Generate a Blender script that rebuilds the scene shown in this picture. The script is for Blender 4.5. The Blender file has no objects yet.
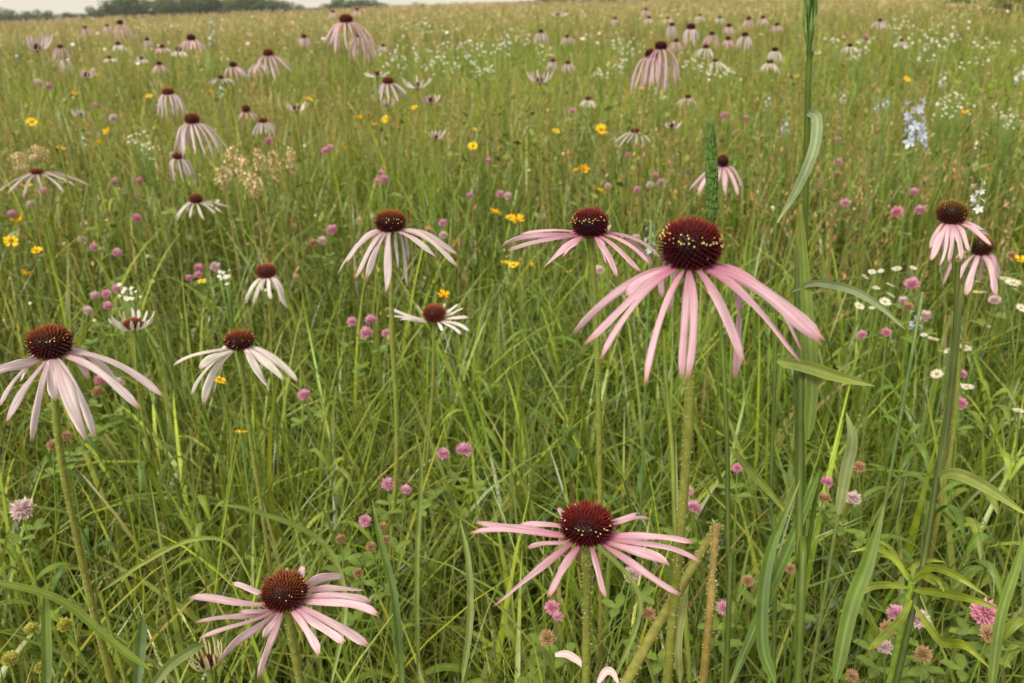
import bpy, math, random
import numpy as np
from mathutils import Vector, Matrix

rng = np.random.default_rng(7)
random.seed(7)
scene = bpy.context.scene
COL = scene.collection

# ------------------------------------------------------------------ camera
W, H = 1024, 683
FOC = 28.0
F = FOC / 36.0 * W
CAM = Vector((0, 0, 1.05))
PITCH = math.radians(23.35)
ROLL = math.radians(-1.35)
R0 = Vector((1, 0, 0)); F0 = Vector((0, math.cos(PITCH), -math.sin(PITCH))); U0 = Vector((0, math.sin(PITCH), math.cos(PITCH)))
CR = R0 * math.cos(ROLL) + U0 * math.sin(ROLL)
CU = -R0 * math.sin(ROLL) + U0 * math.cos(ROLL)
cd = bpy.data.cameras.new('camera'); cam = bpy.data.objects.new('camera', cd); COL.objects.link(cam)
M = Matrix((CR, CU, -F0)).transposed().to_4x4(); M.translation = CAM
cam.matrix_world = M
cd.lens = FOC; cd.sensor_width = 36; cd.clip_start = 0.02; cd.clip_end = 6000
cd.dof.use_dof = True; cd.dof.focus_distance = 0.52; cd.dof.aperture_fstop = 13
scene.camera = cam

def ray(px, py):
    return (F0 + CR * ((px - W / 2) / F) - CU * ((py - H / 2) / F)).normalized()
def at(px, py, d):                      # d = distance along the ray, metres
    return CAM + ray(px, py) * d
def at_h(px, py, h):                    # where the ray comes down to height h
    r = ray(px, py)
    return CAM + r * min((CAM.z - h) / max(-r.z, 1e-3), 60.0)
def at_y(px, py, Y):
    r = ray(px, py); return CAM + r * (Y / r.y)

def lin(c):
    c = np.asarray(c, float) / 255.0
    return np.where(c <= 0.04045, c / 12.92, ((c + 0.055) / 1.055) ** 2.4)

# ------------------------------------------------------------------ materials
def material(name, rough=0.5, trans=0.0, spec=0.3, attr=True, color=(0.5, 0.5, 0.5), noise=0.0, nscale=300.0, bump=0.0, coat=0):
    m = bpy.data.materials.new(name); m.use_nodes = True
    nt = m.node_tree; N = nt.nodes; L = nt.links
    b = N['Principled BSDF']; out = N['Material Output']
    b.inputs['Roughness'].default_value = rough
    b.inputs['Specular IOR Level'].default_value = spec
    if attr:
        a = N.new('ShaderNodeAttribute'); a.attribute_name = 'Col'; src = a.outputs['Color']
    else:
        a = N.new('ShaderNodeRGB'); a.outputs[0].default_value = (*color, 1); src = a.outputs[0]
    if noise:
        t = N.new('ShaderNodeTexCoord'); n = N.new('ShaderNodeTexNoise'); n.inputs['Scale'].default_value = nscale; n.inputs['Detail'].default_value = 4
        L.new(t.outputs['Object'], n.inputs['Vector'])
        mr = N.new('ShaderNodeMapRange'); mr.inputs[1].default_value = 0.3; mr.inputs[2].default_value = 0.7
        mr.inputs[3].default_value = 1 - noise; mr.inputs[4].default_value = 1 + noise
        L.new(n.outputs['Fac'], mr.inputs[0])
        hs = N.new('ShaderNodeHueSaturation'); L.new(mr.outputs[0], hs.inputs['Value']); L.new(src, hs.inputs['Color']); src = hs.outputs[0]
        if bump:
            bp = N.new('ShaderNodeBump'); bp.inputs['Strength'].default_value = bump; bp.inputs['Distance'].default_value = 0.001
            L.new(n.outputs['Fac'], bp.inputs['Height']); L.new(bp.outputs[0], b.inputs['Normal'])
    L.new(src, b.inputs['Base Color'])
    if trans:
        tr = N.new('ShaderNodeBsdfTranslucent'); L.new(src, tr.inputs['Color'])
        mx = N.new('ShaderNodeMixShader'); mx.inputs[0].default_value = trans
        L.new(b.outputs[0], mx.inputs[1]); L.new(tr.outputs[0], mx.inputs[2]); L.new(mx.outputs[0], out.inputs['Surface'])
    return m
M_GRASS = material('grass_blade', 0.36, 0.2, 0.6)
M_LEAF = material('leaf', 0.45, 0.3, 0.4, noise=0.18, nscale=90)
M_PETAL = material('petal', 0.6, 0.30, 0.25, noise=0.06, nscale=110)
M_CONE = material('cone', 0.5, 0, 0.2)
M_STEM = material('stem', 0.55, 0, 0.3, noise=0.22, nscale=260, bump=0.4)
M_HEAD = material('flower_head', 0.7, 0.2, 0.2)
M_BARK = material('bark', 0.9, 0, 0.1, attr=False, color=(0.06, 0.045, 0.03), noise=0.3, nscale=4)
M_CROWN = material('tree_foliage', 0.6, 0.25, 0.2)

# ------------------------------------------------------------------ mesh helpers
class MB:
    """collects vertices, faces and a colour per vertex"""
    def __init__(s): s.v = []; s.f = []; s.c = []; s.n = 0
    def add(s, v, f, c):
        v = np.asarray(v, float).reshape(-1, 3); c = np.asarray(c, float)
        if c.ndim == 1: c = np.tile(c, (len(v), 1))
        s.v.append(v); s.c.append(c)
        s.f += [tuple(i + s.n for i in q) for q in f]; s.n += len(v)
    def mesh(s, name, mat, smooth=True, origin=(0, 0, 0)):
        me = bpy.data.meshes.new(name)
        V = np.concatenate(s.v) - np.asarray(origin)
        me.from_pydata(V.tolist(), [], s.f)
        C = np.concatenate(s.c); A = me.color_attributes.new('Col', 'FLOAT_COLOR', 'POINT')
        A.data.foreach_set('color', np.column_stack([C, np.ones(len(C))]).ravel())
        if smooth: me.polygons.foreach_set('use_smooth', [True] * len(me.polygons))
        me.materials.append(mat); me.update(); return me

def link(name, me, parent=None, loc=None):
    o = bpy.data.objects.new(name, me); COL.objects.link(o)
    if parent is not None: o.parent = parent
    if loc is not None: o.location = loc
    return o
def part(name, mb, mat, parent, smooth=True):
    """world-space collector -> a child mesh in its parent's space"""
    return link(name, mb.mesh(name, mat, smooth, parent.location), parent)
def tag(o, label=None, cat=None, group=None, kind=None):
    for k, v in (('label', label), ('category', cat), ('group', group), ('kind', kind)):
        if v: o[k] = v
    return o
def empty(name, loc, label, cat, group=None):
    o = bpy.data.objects.new(name, None); COL.objects.link(o); o.location = loc; o.empty_display_size = 0.02
    return tag(o, label, cat, group)
def copy_tree(o, parent=None):
    c = o.copy(); COL.objects.link(c); c.parent = parent
    for ch in list(o.children): copy_tree(ch, c)
    return c

def unit(v): return v / max(np.linalg.norm(v), 1e-9)
def bez(P, n):
    t = np.linspace(0, 1, n)[:, None]; P = [np.asarray(p, float) for p in P]
    return (1-t)**3*P[0] + 3*(1-t)**2*t*P[1] + 3*(1-t)*t*t*P[2] + t**3*P[3]
def spline(pts, n):
    """Catmull-Rom through points"""
    P = np.asarray(pts, float)
    if len(P) == 2: return P[0] + (P[1]-P[0]) * np.linspace(0, 1, n)[:, None]
    Q = np.vstack([2*P[0]-P[1], P, 2*P[-1]-P[-2]]); out = []
    for u in np.linspace(0, len(P)-1-1e-6, n):
        i = int(u); t = u - i; a, b, c, d = Q[i:i+4]
        out.append(0.5*((2*b) + (c-a)*t + (2*a-5*b+4*c-d)*t*t + (3*b-a-3*c+d)*t**3))
    return np.array(out)
def tube(mb, path, rad, col, sides=8, cap=True):
    path = np.asarray(path, float); n = len(path); rad = np.broadcast_to(np.asarray(rad, float), (n,))
    T = np.gradient(path, axis=0); T /= np.linalg.norm(T, axis=1)[:, None] + 1e-12
    a = np.array([1., 0, 0]) if abs(T[0][0]) < 0.8 else np.array([0, 1., 0])
    V = []
    for i in range(n):
        u = unit(np.cross(T[i], a)); w = np.cross(T[i], u); a = w if False else a
        for k in range(sides):
            th = 2*math.pi*k/sides; V.append(path[i] + rad[i]*(math.cos(th)*u + math.sin(th)*w))
    Fc = [(i*sides+k, i*sides+(k+1) % sides, (i+1)*sides+(k+1) % sides, (i+1)*sides+k) for i in range(n-1) for k in range(sides)]
    if cap: Fc.append(tuple(range((n-1)*sides, n*sides)))
    c = np.asarray(col, float)
    if c.ndim == 2: c = np.repeat(c, sides, axis=0)
    mb.add(V, Fc, c)
def ribbon(mb, path, widths, wdir, col, fold=0.15, cols=3, twist=0.0):
    """strip with a lengthwise fold; wdir = preferred width direction (one or per point)"""
    path = np.asarray(path, float); n = len(path)
    T = np.gradient(path, axis=0); T /= np.linalg.norm(T, axis=1)[:, None] + 1e-12
    wd = np.broadcast_to(np.asarray(wdir, float), (n, 3)); s = np.linspace(-1, 1, cols)
    V = []; C = []; col = np.asarray(col, float)
    if col.ndim == 1: col = np.tile(col, (n, 1))
    for i in range(n):
        w = unit(wd[i] - T[i]*np.dot(wd[i], T[i])); nn = np.cross(T[i], w)
        a = twist*i/(n-1); w, nn = w*math.cos(a)+nn*math.sin(a), nn*math.cos(a)-w*math.sin(a)
        for q in s:
            V.append(path[i] + w*q*widths[i]/2 + nn*abs(q)*widths[i]/2*fold)
            C.append(col[i] * (1.18 if abs(q) < 0.1 else 0.86 if int(round(q*10)) % 2 else 1.04))
    Fc = [(i*cols+k, i*cols+k+1, (i+1)*cols+k+1, (i+1)*cols+k) for i in range(n-1) for k in range(cols-1)]
    mb.add(V, Fc, C)

# ------------------------------------------------------------------ coneflowers
C_STEM = lin((126, 140, 60)); C_STEM_R = lin((128, 124, 58))
TONE = {  # base-of-petal colour, outer colour
    'rose': (lin((196, 104, 138)), lin((226, 184, 197))),
    'pink': (lin((212, 146, 168)), lin((234, 200, 209))),
    'pale': (lin((214, 172, 184)), lin((230, 210, 213))),
    'white': (lin((226, 206, 204)), lin((234, 225, 219))),
    'cream': (lin((196, 204, 130)), lin((222, 214, 160))),
}
CONE = {  # foot, middle, crown of the cone
    'dark': (lin((44, 9, 17)), lin((78, 16, 24)), lin((128, 42, 32))),
    'brown': (lin((48, 11, 17)), lin((84, 26, 20)), lin((150, 84, 40))),
    'rust': (lin((78, 26, 24)), lin((118, 50, 34)), lin((152, 88, 54))),
    'olive': (lin((44, 12, 18)), lin((92, 44, 22)), lin((150, 116, 40))),
}
def petal(mb, P0, tip, az, width, tone, rs, face, n=12, curl=0.0, arch=0.10):
    """one ray petal from the rim P0 to tip: narrow claw, two ridges, notched end"""
    P0 = np.array(P0); tip = np.array(tip); L = np.linalg.norm(tip - P0); up = np.array([0, 0, 1.])
    P1 = P0 + az*0.30*L + up*0.03*L
    P2 = P0 + (tip-P0)*0.62 + up*arch*L + az*0.08*L
    P2 = P2 + (rs.random(3)-0.5)*0.13*L; P1 = P1 + (rs.random(3)-0.5)*0.05*L
    path = bez([P0, P1, P2, tip], n)
    if curl: path[-3:] += np.outer([0.2, 0.6, 1.0], up*curl*L)
    tang = np.cross(up, az); tw = rs.uniform(-1.0, 1.0)
    T = np.gradient(path, axis=0); T /= np.linalg.norm(T, axis=1)[:, None]
    cols = 7; s = np.linspace(-1, 1, cols); V = []; C = []
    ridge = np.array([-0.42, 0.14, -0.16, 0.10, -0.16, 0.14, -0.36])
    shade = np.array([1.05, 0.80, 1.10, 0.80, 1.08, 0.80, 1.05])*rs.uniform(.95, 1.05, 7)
    c0, c1 = TONE[tone]; br = rs.uniform(0.93, 1.06)
    wav = rs.uniform(0, 6.28)
    for i in range(n):
        t = i/(n-1)
        view = unit(np.array(CAM) - path[i]); wcam = np.cross(T[i], view)
        wcam *= np.sign(np.dot(wcam, tang) or 1)
        w = unit(tang*(1-face) + wcam*face); w = unit(w - T[i]*np.dot(w, T[i])); nn = np.cross(w, T[i])
        if nn[2] < 0: nn = -nn
        a = tw*t + 0.30*math.sin(6*t+wav); w, nn = w*math.cos(a)+nn*math.sin(a), nn*math.cos(a)-w*math.sin(a)
        prof = (0.42 + 0.58*min(1, t/0.45)**0.9) * (1 - max(0, (t-0.82)/0.18)**2*0.55)
        hw = width*prof*0.385*(1+.16*math.sin(8*t+wav*2))
        for q in range(cols):
            p = path[i] + w*s[q]*hw + nn*ridge[q]*hw*0.9
            if i == n-1: p = p + T[i]*L*0.022*(1.3 if q in (1, 5) else .6 if q == 3 else -1.5 if q in (2, 4) else -0.9)
            V.append(p)
            k = min(1, t*1.9)**0.8
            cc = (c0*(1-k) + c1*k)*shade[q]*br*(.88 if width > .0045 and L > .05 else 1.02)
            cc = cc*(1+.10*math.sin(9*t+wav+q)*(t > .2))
            if t > 0.97: cc = cc*np.array([0.8, 0.62, 0.5])
            C.append(cc)
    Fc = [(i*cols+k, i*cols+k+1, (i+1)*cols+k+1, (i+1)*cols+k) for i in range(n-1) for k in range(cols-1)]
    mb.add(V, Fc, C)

def cone_mb(cen, a, c, style, n, rs, axis=np.array([0, 0, 1.]), pollen=24):
    mb = MB(); f, m, t = CONE[style]
    # dark core
    nu, nv = 14, 9; V = []; CC = []
    for j in range(nv):
        th = math.pi*0.70*j/(nv-1)
        for i in range(nu):
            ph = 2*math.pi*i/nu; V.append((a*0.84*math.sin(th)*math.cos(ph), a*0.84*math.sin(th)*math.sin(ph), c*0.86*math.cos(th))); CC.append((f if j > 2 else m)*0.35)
    Fc = [(j*nu+i, j*nu+(i+1) % nu, (j+1)*nu+(i+1) % nu, (j+1)*nu+i) for j in range(nv-1) for i in range(nu)]
    X = unit(np.cross(axis, np.array([0.1, 1, 0]))); Y = np.cross(axis, X); B = np.array([X, Y, axis])
    mb.add(np.array(V) @ B + cen, Fc, CC)
    g = math.pi*(3-math.sqrt(5)); V = []; Fc = []; CC = []
    cmin = math.cos(math.pi*0.70)
    for i in range(n):
        z = 1 - (1-cmin)*(i+0.5)/n; r = math.sqrt(1-z*z); ph = i*g
        d = np.array([r*math.cos(ph), r*math.sin(ph), z])
        base = d*np.array([a*0.78, a*0.78, c*0.80])
        lean = unit(d + np.array([0, 0, 0.15 if z < 0.2 else 0.45 if z < 0.75 else 0.15]) + rs.normal(0, .06, 3))
        L = (0.30 if z < 0.8 else 0.22)*a*rs.uniform(0.8, 1.25)*(1.0 if z > -0.1 else 0.75)
        w = a*1.12/math.sqrt(n)
        u = unit(np.cross(lean, [0.3, 0.2, 1])); v = np.cross(lean, u)
        k = len(V)
        for q in range(4):
            th = q*math.pi/2+ph; V.append(base + w*(math.cos(th)*u + math.sin(th)*v))
        V.append(base + lean*L*0.6 + w*0.5*u*0); V.append(base + lean*L)
        V[-2] = base + lean*L*0.55 + w*0.62*u; mid = base + lean*L*0.55
        V[-1] = base + lean*L
        # pyramid of four sides to the tip; the middle vertex is dropped
        V.pop(-2)
        Fc += [(k, k+1, k+4), (k+1, k+2, k+4), (k+2, k+3, k+4), (k+3, k, k+4)]
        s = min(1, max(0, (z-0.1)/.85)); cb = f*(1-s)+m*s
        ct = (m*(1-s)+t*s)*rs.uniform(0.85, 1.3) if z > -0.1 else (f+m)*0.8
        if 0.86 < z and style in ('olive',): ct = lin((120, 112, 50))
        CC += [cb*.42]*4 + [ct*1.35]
    mb.add(np.array(V) @ B + cen, Fc, CC)
    # pollen-bearing florets in a ring
    for i in range(pollen):
        th = rs.normal(0.36, 0.035)*math.pi if i % 5 else rs.uniform(0.25, 0.55)*math.pi
        ph = rs.uniform(0, 2*math.pi); d = np.array([math.sin(th)*math.cos(ph), math.sin(th)*math.sin(ph), math.cos(th)])
        p = d*np.array([a*1.0, a*1.0, c*1.02]); rr = a*rs.uniform(0.018, 0.036)
        o = [(1, 0, 0), (0, 1, 0), (-1, 0, 0), (0, -1, 0), (0, 0, 1.3), (0, 0, -1.3)]
        mb.add((p + np.array(o)*rr) @ B + cen, [(0, 1, 4), (1, 2, 4), (2, 3, 4), (3, 0, 4), (1, 0, 5), (2, 1, 5), (3, 2, 5), (0, 3, 5)], lin((232, 205, 128)))
    return mb

def stem_mb(path, r0, r1, rs, hairs=0, cols=(C_STEM, C_STEM_R)):
    mb = MB(); n = len(path)
    rad = np.linspace(r0, r1, n)*(1+0.06*rs.standard_normal(n)); rad[0] = r0*1.5; rad[min(1, n-1)] = r0*1.12
    k = np.linspace(0, 1, n)[:, None]; k = np.clip(k*1.1 + 0.25*np.sin(k*9+rs.random()*6), 0, 1)
    tube(mb, path, rad, cols[0]*(1-k)+cols[1]*k, 8)
    for _ in range(hairs):
        u = rs.random()**1.2*(n-1.01); i = int(u); p = path[i] + (path[i+1]-path[i])*(u-i); th = rs.random()*6.28
        d = np.array([math.cos(th), math.sin(th), rs.uniform(-.2, .5)]); rr = rad[i]
        side = np.array([-math.sin(th), math.cos(th), 0])*0.0002
        q = p + d*rr*0.9; e = p + d*(rr+rs.uniform(.0007, .0017))
        mb.add([q-side, q+side, e], [(0, 1, 2)], lin((222, 220, 160)))
    return mb

def coneflower(cx, cy, w, h, label, petals=None, auto=None, tone='pink', cone='dark', stem=None, seed=0, up=False,
               group='pale coneflowers standing in the meadow', dist=None, reach=None, rc=0.030, pollen=None, wf=1.0, hang=False, behind=False):
    rs = np.random.default_rng(1000+seed); d = dist or rc*F/w
    cen = np.array(at(cx, cy, d)); a = w/F*d/2
    r = ray(cx, cy); e = math.asin(-r.z); hp = h/F*d/2
    c = math.sqrt(max(hp*hp-(a*math.sin(e))**2, (0.45*a)**2))/max(math.cos(e), .3)
    c = min(c*1.2, a*1.3); cen = cen - np.array([0, 0, .2*c])
    big = w >= 8 and not behind
    basept = cen - np.array([0, 0, c*0.58])
    # stem path: pixel points give the lean, the foot goes on down to the soil
    pts = [basept + np.array([0, 0, c*0.1])]
    if stem:
        Y = cen[1]
        for (sx, sy) in stem: pts.append(np.array(at_y(sx, sy, Y)))
        q, p = pts[-2], pts[-1]; k = min((p[2])/max(q[2]-p[2], 0.05), 4.0)
        dirv = (p-q)*k; dirv[:2] *= 0.8; foot = p + dirv; foot[2] = 0; pts.append(foot)
    else:
        pts.append(cen + np.array([rs.uniform(-.03, .03), rs.uniform(-.03, .03), -cen[2]*0.5])); foot = cen + np.array([rs.uniform(-.06, .06), rs.uniform(-.05, .05), 0]); foot[2] = 0; pts.append(foot)
    foot = pts[-1]
    root = empty('coneflower', Vector(foot), label, 'coneflower', group)
    sr = 0.0024 if w > 25 else 0.0019 if w > 12 else 0.0017
    part('stem', stem_mb(spline(pts, 22 if big else 8), sr, sr*1.15, rs, 500 if w > 25 else 0, (C_STEM, C_STEM_R if not behind else C_STEM*0.7)), M_STEM, root)
    nsp = 400 if w > 40 else 280 if w > 22 else 150 if w > 11 else 80
    if not up:
        part('cone', cone_mb(cen, a, c, cone, nsp, rs, pollen=pollen if pollen is not None else (34 if w > 25 else 14 if w > 11 else 0)), M_CONE, root, smooth=False)
    else:
        part('cone', cone_mb(cen, a*0.8, c*0.7, cone, max(60, nsp//2), rs, pollen=0), M_CONE, root, smooth=False)
    right = np.array(CR); right[2] = 0; right = unit(right); fwd = np.cross(np.array([0, 0, 1.]), right)
    specs = []
    if petals:
        R = (reach or 150)/F*d
        for P in petals:
            tx, ty, wd, fl = P[:4]; app = math.hypot(tx-cx, ty-(cy+h*0.25))/F*d
            Rr = min(R, 1.22*app) if not (len(P) > 4 and P[4] == 'x') else app*1.02
            o = basept - np.array(CAM); D = np.array(ray(tx, ty)); b = np.dot(D, o); q = Rr*Rr - (np.dot(o, o)-b*b)
            dd = b - math.copysign(math.sqrt(max(q, 0)), fl)*min(1, abs(fl))
            tip = np.array(CAM) + D*dd
            dv = tip-basept; azv = np.array([dv[0], dv[1], 0.]); az = unit(azv)
            specs.append((tip, az, wd/F*np.linalg.norm(tip-np.array(CAM)), 0.0, 0.55))
    else:
        Lx, Rx, By, n = auto; n += 2 if hang else 0; rad = (Rx-Lx)/2/F*d; off = ((Rx+Lx)/2-cx)/F*d
        if not up:
            ybase = cy + h*0.25
            drop = max((By-ybase)/F*d - (rad*math.sin(e)*0.75), 0.15*rad)/math.cos(e)
            if hang: drop *= 1.05
            for i in range(n):
                ph = 2*math.pi*(i+rs.uniform(-.3, .3))/n; rr = rad*rs.uniform(0.72, 1.03); az = right*math.cos(ph)+fwd*math.sin(ph)
                tip = basept + right*off*0.8 + az*rr - np.array([0, 0, drop*rs.uniform(0.65, 1.1)])
                specs.append((tip, az, 0.0056*wf*rs.uniform(.7, 1.25), rs.uniform(0, .09)*(rs.random() < .4), 0.35))
        else:
            rise = max((cy-By)/F*d, 0.3*rad)
            for i in range(n):
                ph = 2*math.pi*(i+rs.uniform(-.3, .3))/n; az = right*math.cos(ph)+fwd*math.sin(ph)
                tip = basept + az*rad*rs.uniform(.75, 1.0) + right*off + np.array([0, 0, rise*rs.uniform(.7, 1.1)])
                specs.append((tip, az, 0.0048*wf*rs.uniform(.8, 1.2), 0, 0.2))
    mbw = MB()
    for (tip, az, wd, curl, face) in specs:
        mb = MB() if big else mbw
        P0 = basept + az*a*0.62
        petal(mb, P0, tip, az, wd, tone, rs, face, n=12 if w > 20 else 8 if big else 5, curl=curl, arch=(0.13 if hang else 0.10) if not up else -0.18)
        if big: part('petal', mb, M_PETAL, root)
    if not big: part('corolla', mbw, M_PETAL, root)
    # green bracts under the cone
    mb = MB()
    for i in range(14 if big else 0):
        ph = i*2.4; dv = np.array([math.cos(ph), math.sin(ph), 0]); p0 = basept + np.array([0, 0, -c*0.02])+dv*a*0.15
        p3 = basept + dv*a*0.75 - np.array([0, 0, c*0.16])
        ribbon(mb, [p0, (p0+p3)/2+np.array([0, 0, c*0.03]), p3], [a*.22, a*.2, a*.03], np.cross(dv, [0, 0, 1]), C_STEM*0.8)
    if big: part('bract', mb, M_LEAF, root)
    return root

NEAR = []   # landmarks (x, y, words)
def CF(*a, land=None, **k):
    o = coneflower(*a, **k)
    if land: NEAR.append((a[0], a[1], land))
    return o

CF(691, 241, 62, 50, 'largest rose pink coneflower, tallest and closest, with big dark maroon cone', land='the largest rose coneflower',
   petals=[(575, 332, 11, .5), (586, 343, 14, .8), (627, 296, 10, .7), (602, 357, 8, 1), (646, 382, 9, 1), (682, 376, 11, 1), (688, 376, 11, 1),
           (743, 361, 15, 1), (735, 378, 11, -.6), (799, 360, 13, 1), (821, 340, 18, .6), (812, 330, 10, .2), (801, 350, 6, -.8), (662, 297, 8, -.5), (671, 312, 5, -1)],
   tone='rose', cone='dark', stem=[(690, 400), (680, 540), (667, 683)], seed=1, reach=148, pollen=80)
CF(590, 221, 38, 28, 'rose pink coneflower just behind the largest one, yellow pollen dots ringing its cone', land='the second largest coneflower',
   petals=[(501, 247, 7, .5), (509, 250, 8, .9), (521, 234, 4, -.6), (544, 267, 10, 1), (562, 257, 10, 1), (607, 264, 8, 1), (617, 276, 9, 1), (640, 271, 8, .9), (633, 266, 6, .9),
           (660, 257, 6, -.4), (653, 265, 5, -.8), (649, 263, 5, .2), (595, 250, 5, -1), (560, 245, 5, -1)],
   tone='rose', cone='dark', stem=[(597, 340), (600, 500), (601, 683)], seed=2, reach=98, pollen=70)
CF(390, 220, 31, 21, 'pale pinkish coneflower with long straight drooping petals and orange topped cone', land='the long-petalled coneflower',
   petals=[(338, 273, 7, .4), (347, 262, 5, .1), (356, 277, 8, .9), (367, 277, 8, 1), (386, 291, 9, 1), (407, 286, 4, -1), (409, 260, 4, -.9), (436, 257, 8, 1), (456, 265, 7, .6), (457, 254, 7, -.2), (398, 268, 4, -1), (352, 250, 5, -.5)],
   tone='pale', cone='brown', stem=[(392, 330), (397, 450), (388, 600)], seed=3, reach=76)
CF(434, 312, 24, 18, 'white coneflower with thin curly ragged petals below the pale long-petalled one', land='the ragged white coneflower',
   petals=[(387, 316, 5, .5), (388, 308, 5, -.2), (400, 320, 4, .8), (412, 318, 5, .9), (417, 305, 4, -.8), (443, 331, 4, 1), (461, 334, 4, .9), (469, 331, 4, .6), (468, 318, 4, .3), (463, 308, 4, -.5), (458, 304, 4, -.8), (445, 303, 3, -1)],
   tone='white', cone='rust', stem=[(432, 400), (424, 500), (415, 660)], seed=4, reach=52, pollen=6)
CF(587, 522, 54, 39, 'pink coneflower with wide flat spreading petals seen from above, below the largest one', land='the wide pink coneflower',
   petals=[(476, 522, 10, .1), (471, 533, 6, .5), (520, 525, 8, -.7), (558, 508, 7, -.5, 'x'), (528, 548, 6, .8), (495, 605, 11, .9), (549, 596, 11, 1), (606, 597, 9, 1), (679, 594, 9, .8), (669, 565, 11, .5), (699, 561, 9, .3),
           (692, 542, 10, .0), (637, 513, 6, -.9), (659, 567, 6, -.7), (649, 519, 5, -.9), (600, 507, 6, -1, 'x')],
   tone='rose', cone='dark', stem=[(586, 683)], seed=5, reach=122, pollen=26)
CF(284, 589, 43, 35, 'pink coneflower low at the bottom edge with starry petals and torn petal tips', land='the low starry pink coneflower',
   petals=[(190, 598, 9, .1), (233, 583, 8, -.6), (197, 622, 8, .6), (201, 638, 6, .9), (220, 661, 9, 1), (240, 612, 7, .6), (263, 638, 8, 1), (259, 677, 9, 1), (319, 654, 10, 1), (367, 645, 12, .8), (344, 642, 11, .9), (377, 614, 10, .3),
           (370, 602, 8, -.1), (363, 590, 8, -.6), (343, 577, 10, -.9), (303, 566, 9, -.6, 'x'), (286, 568, 6, -1, 'x')],
   tone='pink', cone='brown', rc=.0285, stem=[(300, 683)], seed=6, reach=104, pollen=22)
CF(49, 340, 38, 29, 'pale pink coneflower at the left edge with wide drooping petals and orange topped cone', land='the broad-petalled coneflower',
   petals=[(-7, 372, 11, .5), (0, 405, 5, .3), (7, 421, 8, .9), (32, 440, 8, 1), (21, 380, 9, -.8), (57, 400, 12, 1), (86, 439, 14, 1), (94, 436, 10, .9), (89, 379, 10, -.7), (138, 407, 9, .6), (125, 394, 11, -.2), (162, 395, 8, .1)],
   tone='pale', cone='brown', rc=.028, stem=[(60, 450), (82, 560), (112, 683)], seed=7, reach=116, pollen=34)
CF(239, 339, 29, 18, 'white coneflower with arched petals and brown cone, above a small yellow flower', land='the white arched coneflower',
   petals=[(174, 365, 5, .3), (200, 368, 9, .8), (192, 394, 4, .5), (204, 403, 9, .7), (270, 389, 9, 1), (257, 370, 8, 1), (245, 381, 5, -1), (283, 380, 9, .8), (297, 381, 9, .4), (218, 352, 5, -.8)],
   tone='white', cone='brown', stem=[(248, 420), (262, 510), (275, 600)], seed=8, reach=68)
CF(266, 270, 20, 14, 'small white coneflower with petals hanging close to its stem and plain red cone', land='the small hanging white coneflower',
   petals=[(246, 303, 5, .4), (253, 306, 4, .8), (262, 291, 4, 1), (271, 299, 5, 1), (287, 308, 6, .7), (284, 297, 5, .3), (280, 302, 5, -.4), (275, 290, 4, -1)],
   tone='white', cone='rust', stem=[(271, 330), (274, 400)], seed=9, reach=40, pollen=0)
CF(952, 211, 26, 21, 'upper one of two pink coneflowers crowded together near the right edge', land='the crowded pair of coneflowers',
   petals=[(930, 248, 5, .3), (931, 260, 7, .8), (943, 250, 4, -.8), (949, 262, 6, 1), (961, 260, 7, .9), (969, 251, 5, .6), (977, 234, 4, -.6), (991, 245, 5, .2), (990, 236, 4, -.4), (940, 265, 4, .9)],
   tone='pink', cone='olive', stem=[(956, 300), (955, 420), (930, 560)], seed=10, reach=54, pollen=5)
CF(981, 244, 21, 18, 'lower one of two pink coneflowers crowded together near the right edge',
   petals=[(966, 295, 7, .8), (953, 287, 5, .5), (980, 282, 4, -.9), (996, 295, 8, .6), (991, 288, 5, -.2), (943, 284, 4, -.3), (999, 280, 5, -.7)],
   tone='pink', cone='olive', stem=[(968, 310), (955, 400)], seed=11, reach=54, pollen=0)
CF(723, 160, 12, 14, 'pink coneflower half hidden behind a dark green grass spike', land='the half hidden coneflower',
   petals=[(689, 190, 4, .4), (698, 195, 6, .6), (693, 192, 3, -.4), (726, 196, 6, 1), (738, 195, 5, .6), (743, 188, 4, -.2), (712, 195, 5, .8), (732, 186, 4, -1)],
   tone='pink', cone='brown', stem=[(722, 240)], seed=12, reach=46)
CF(133, 322, 22, 13, 'half open coneflower with short pale petals in an upright cup', land='the half open cup', auto=(113, 155, 309, 15), tone='white', cone='rust', up=True, stem=[(140, 400), (160, 500)], seed=13)
CF(207, 660, 19, 15, 'unopened coneflower bud with narrow greenish cream petals at the bottom edge', auto=(191, 222, 638, 19), tone='cream', cone='dark', up=True, seed=14, wf=.42, rc=.015)
CF(196, 198, 13, 9, 'white coneflower with flat topped rust cone among pink clover', land='the flat white coneflower', auto=(174, 226, 216, 12), tone='white', cone='rust', seed=15, pollen=0)
CF(37, 171, 11, 5, 'flat white coneflower by the left edge above yellow flowers', land='the flat edge coneflower', auto=(2, 74, 190, 12), tone='pale', cone='rust', seed=16, pollen=0)
CF(192, 118, 14, 10, 'pale pink coneflower with long loose petals just above a smaller one', land='the loose pale coneflower', auto=(171, 222, 150, 15), tone='pale', cone='rust', seed=17, hang=True, pollen=0)
CF(168, 91, 11, 6, 'neat bell shaped pale coneflower at the upper left', land='the bell shaped pale coneflower', auto=(154, 181, 113, 14), tone='pale', cone='rust', seed=18, hang=True, pollen=0)
CF(178, 155, 11, 7, 'smaller pale coneflower directly below the loose petalled one', auto=(167, 192, 176, 12), tone='pale', cone='rust', seed=19, hang=True, pollen=0)
CF(635, 130, 9, 5, 'white coneflower with stiff spreading petals beside a golden flower', land='the stiff white coneflower', auto=(609, 650, 147, 10), tone='white', cone='rust', seed=20, pollen=0)
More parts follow.
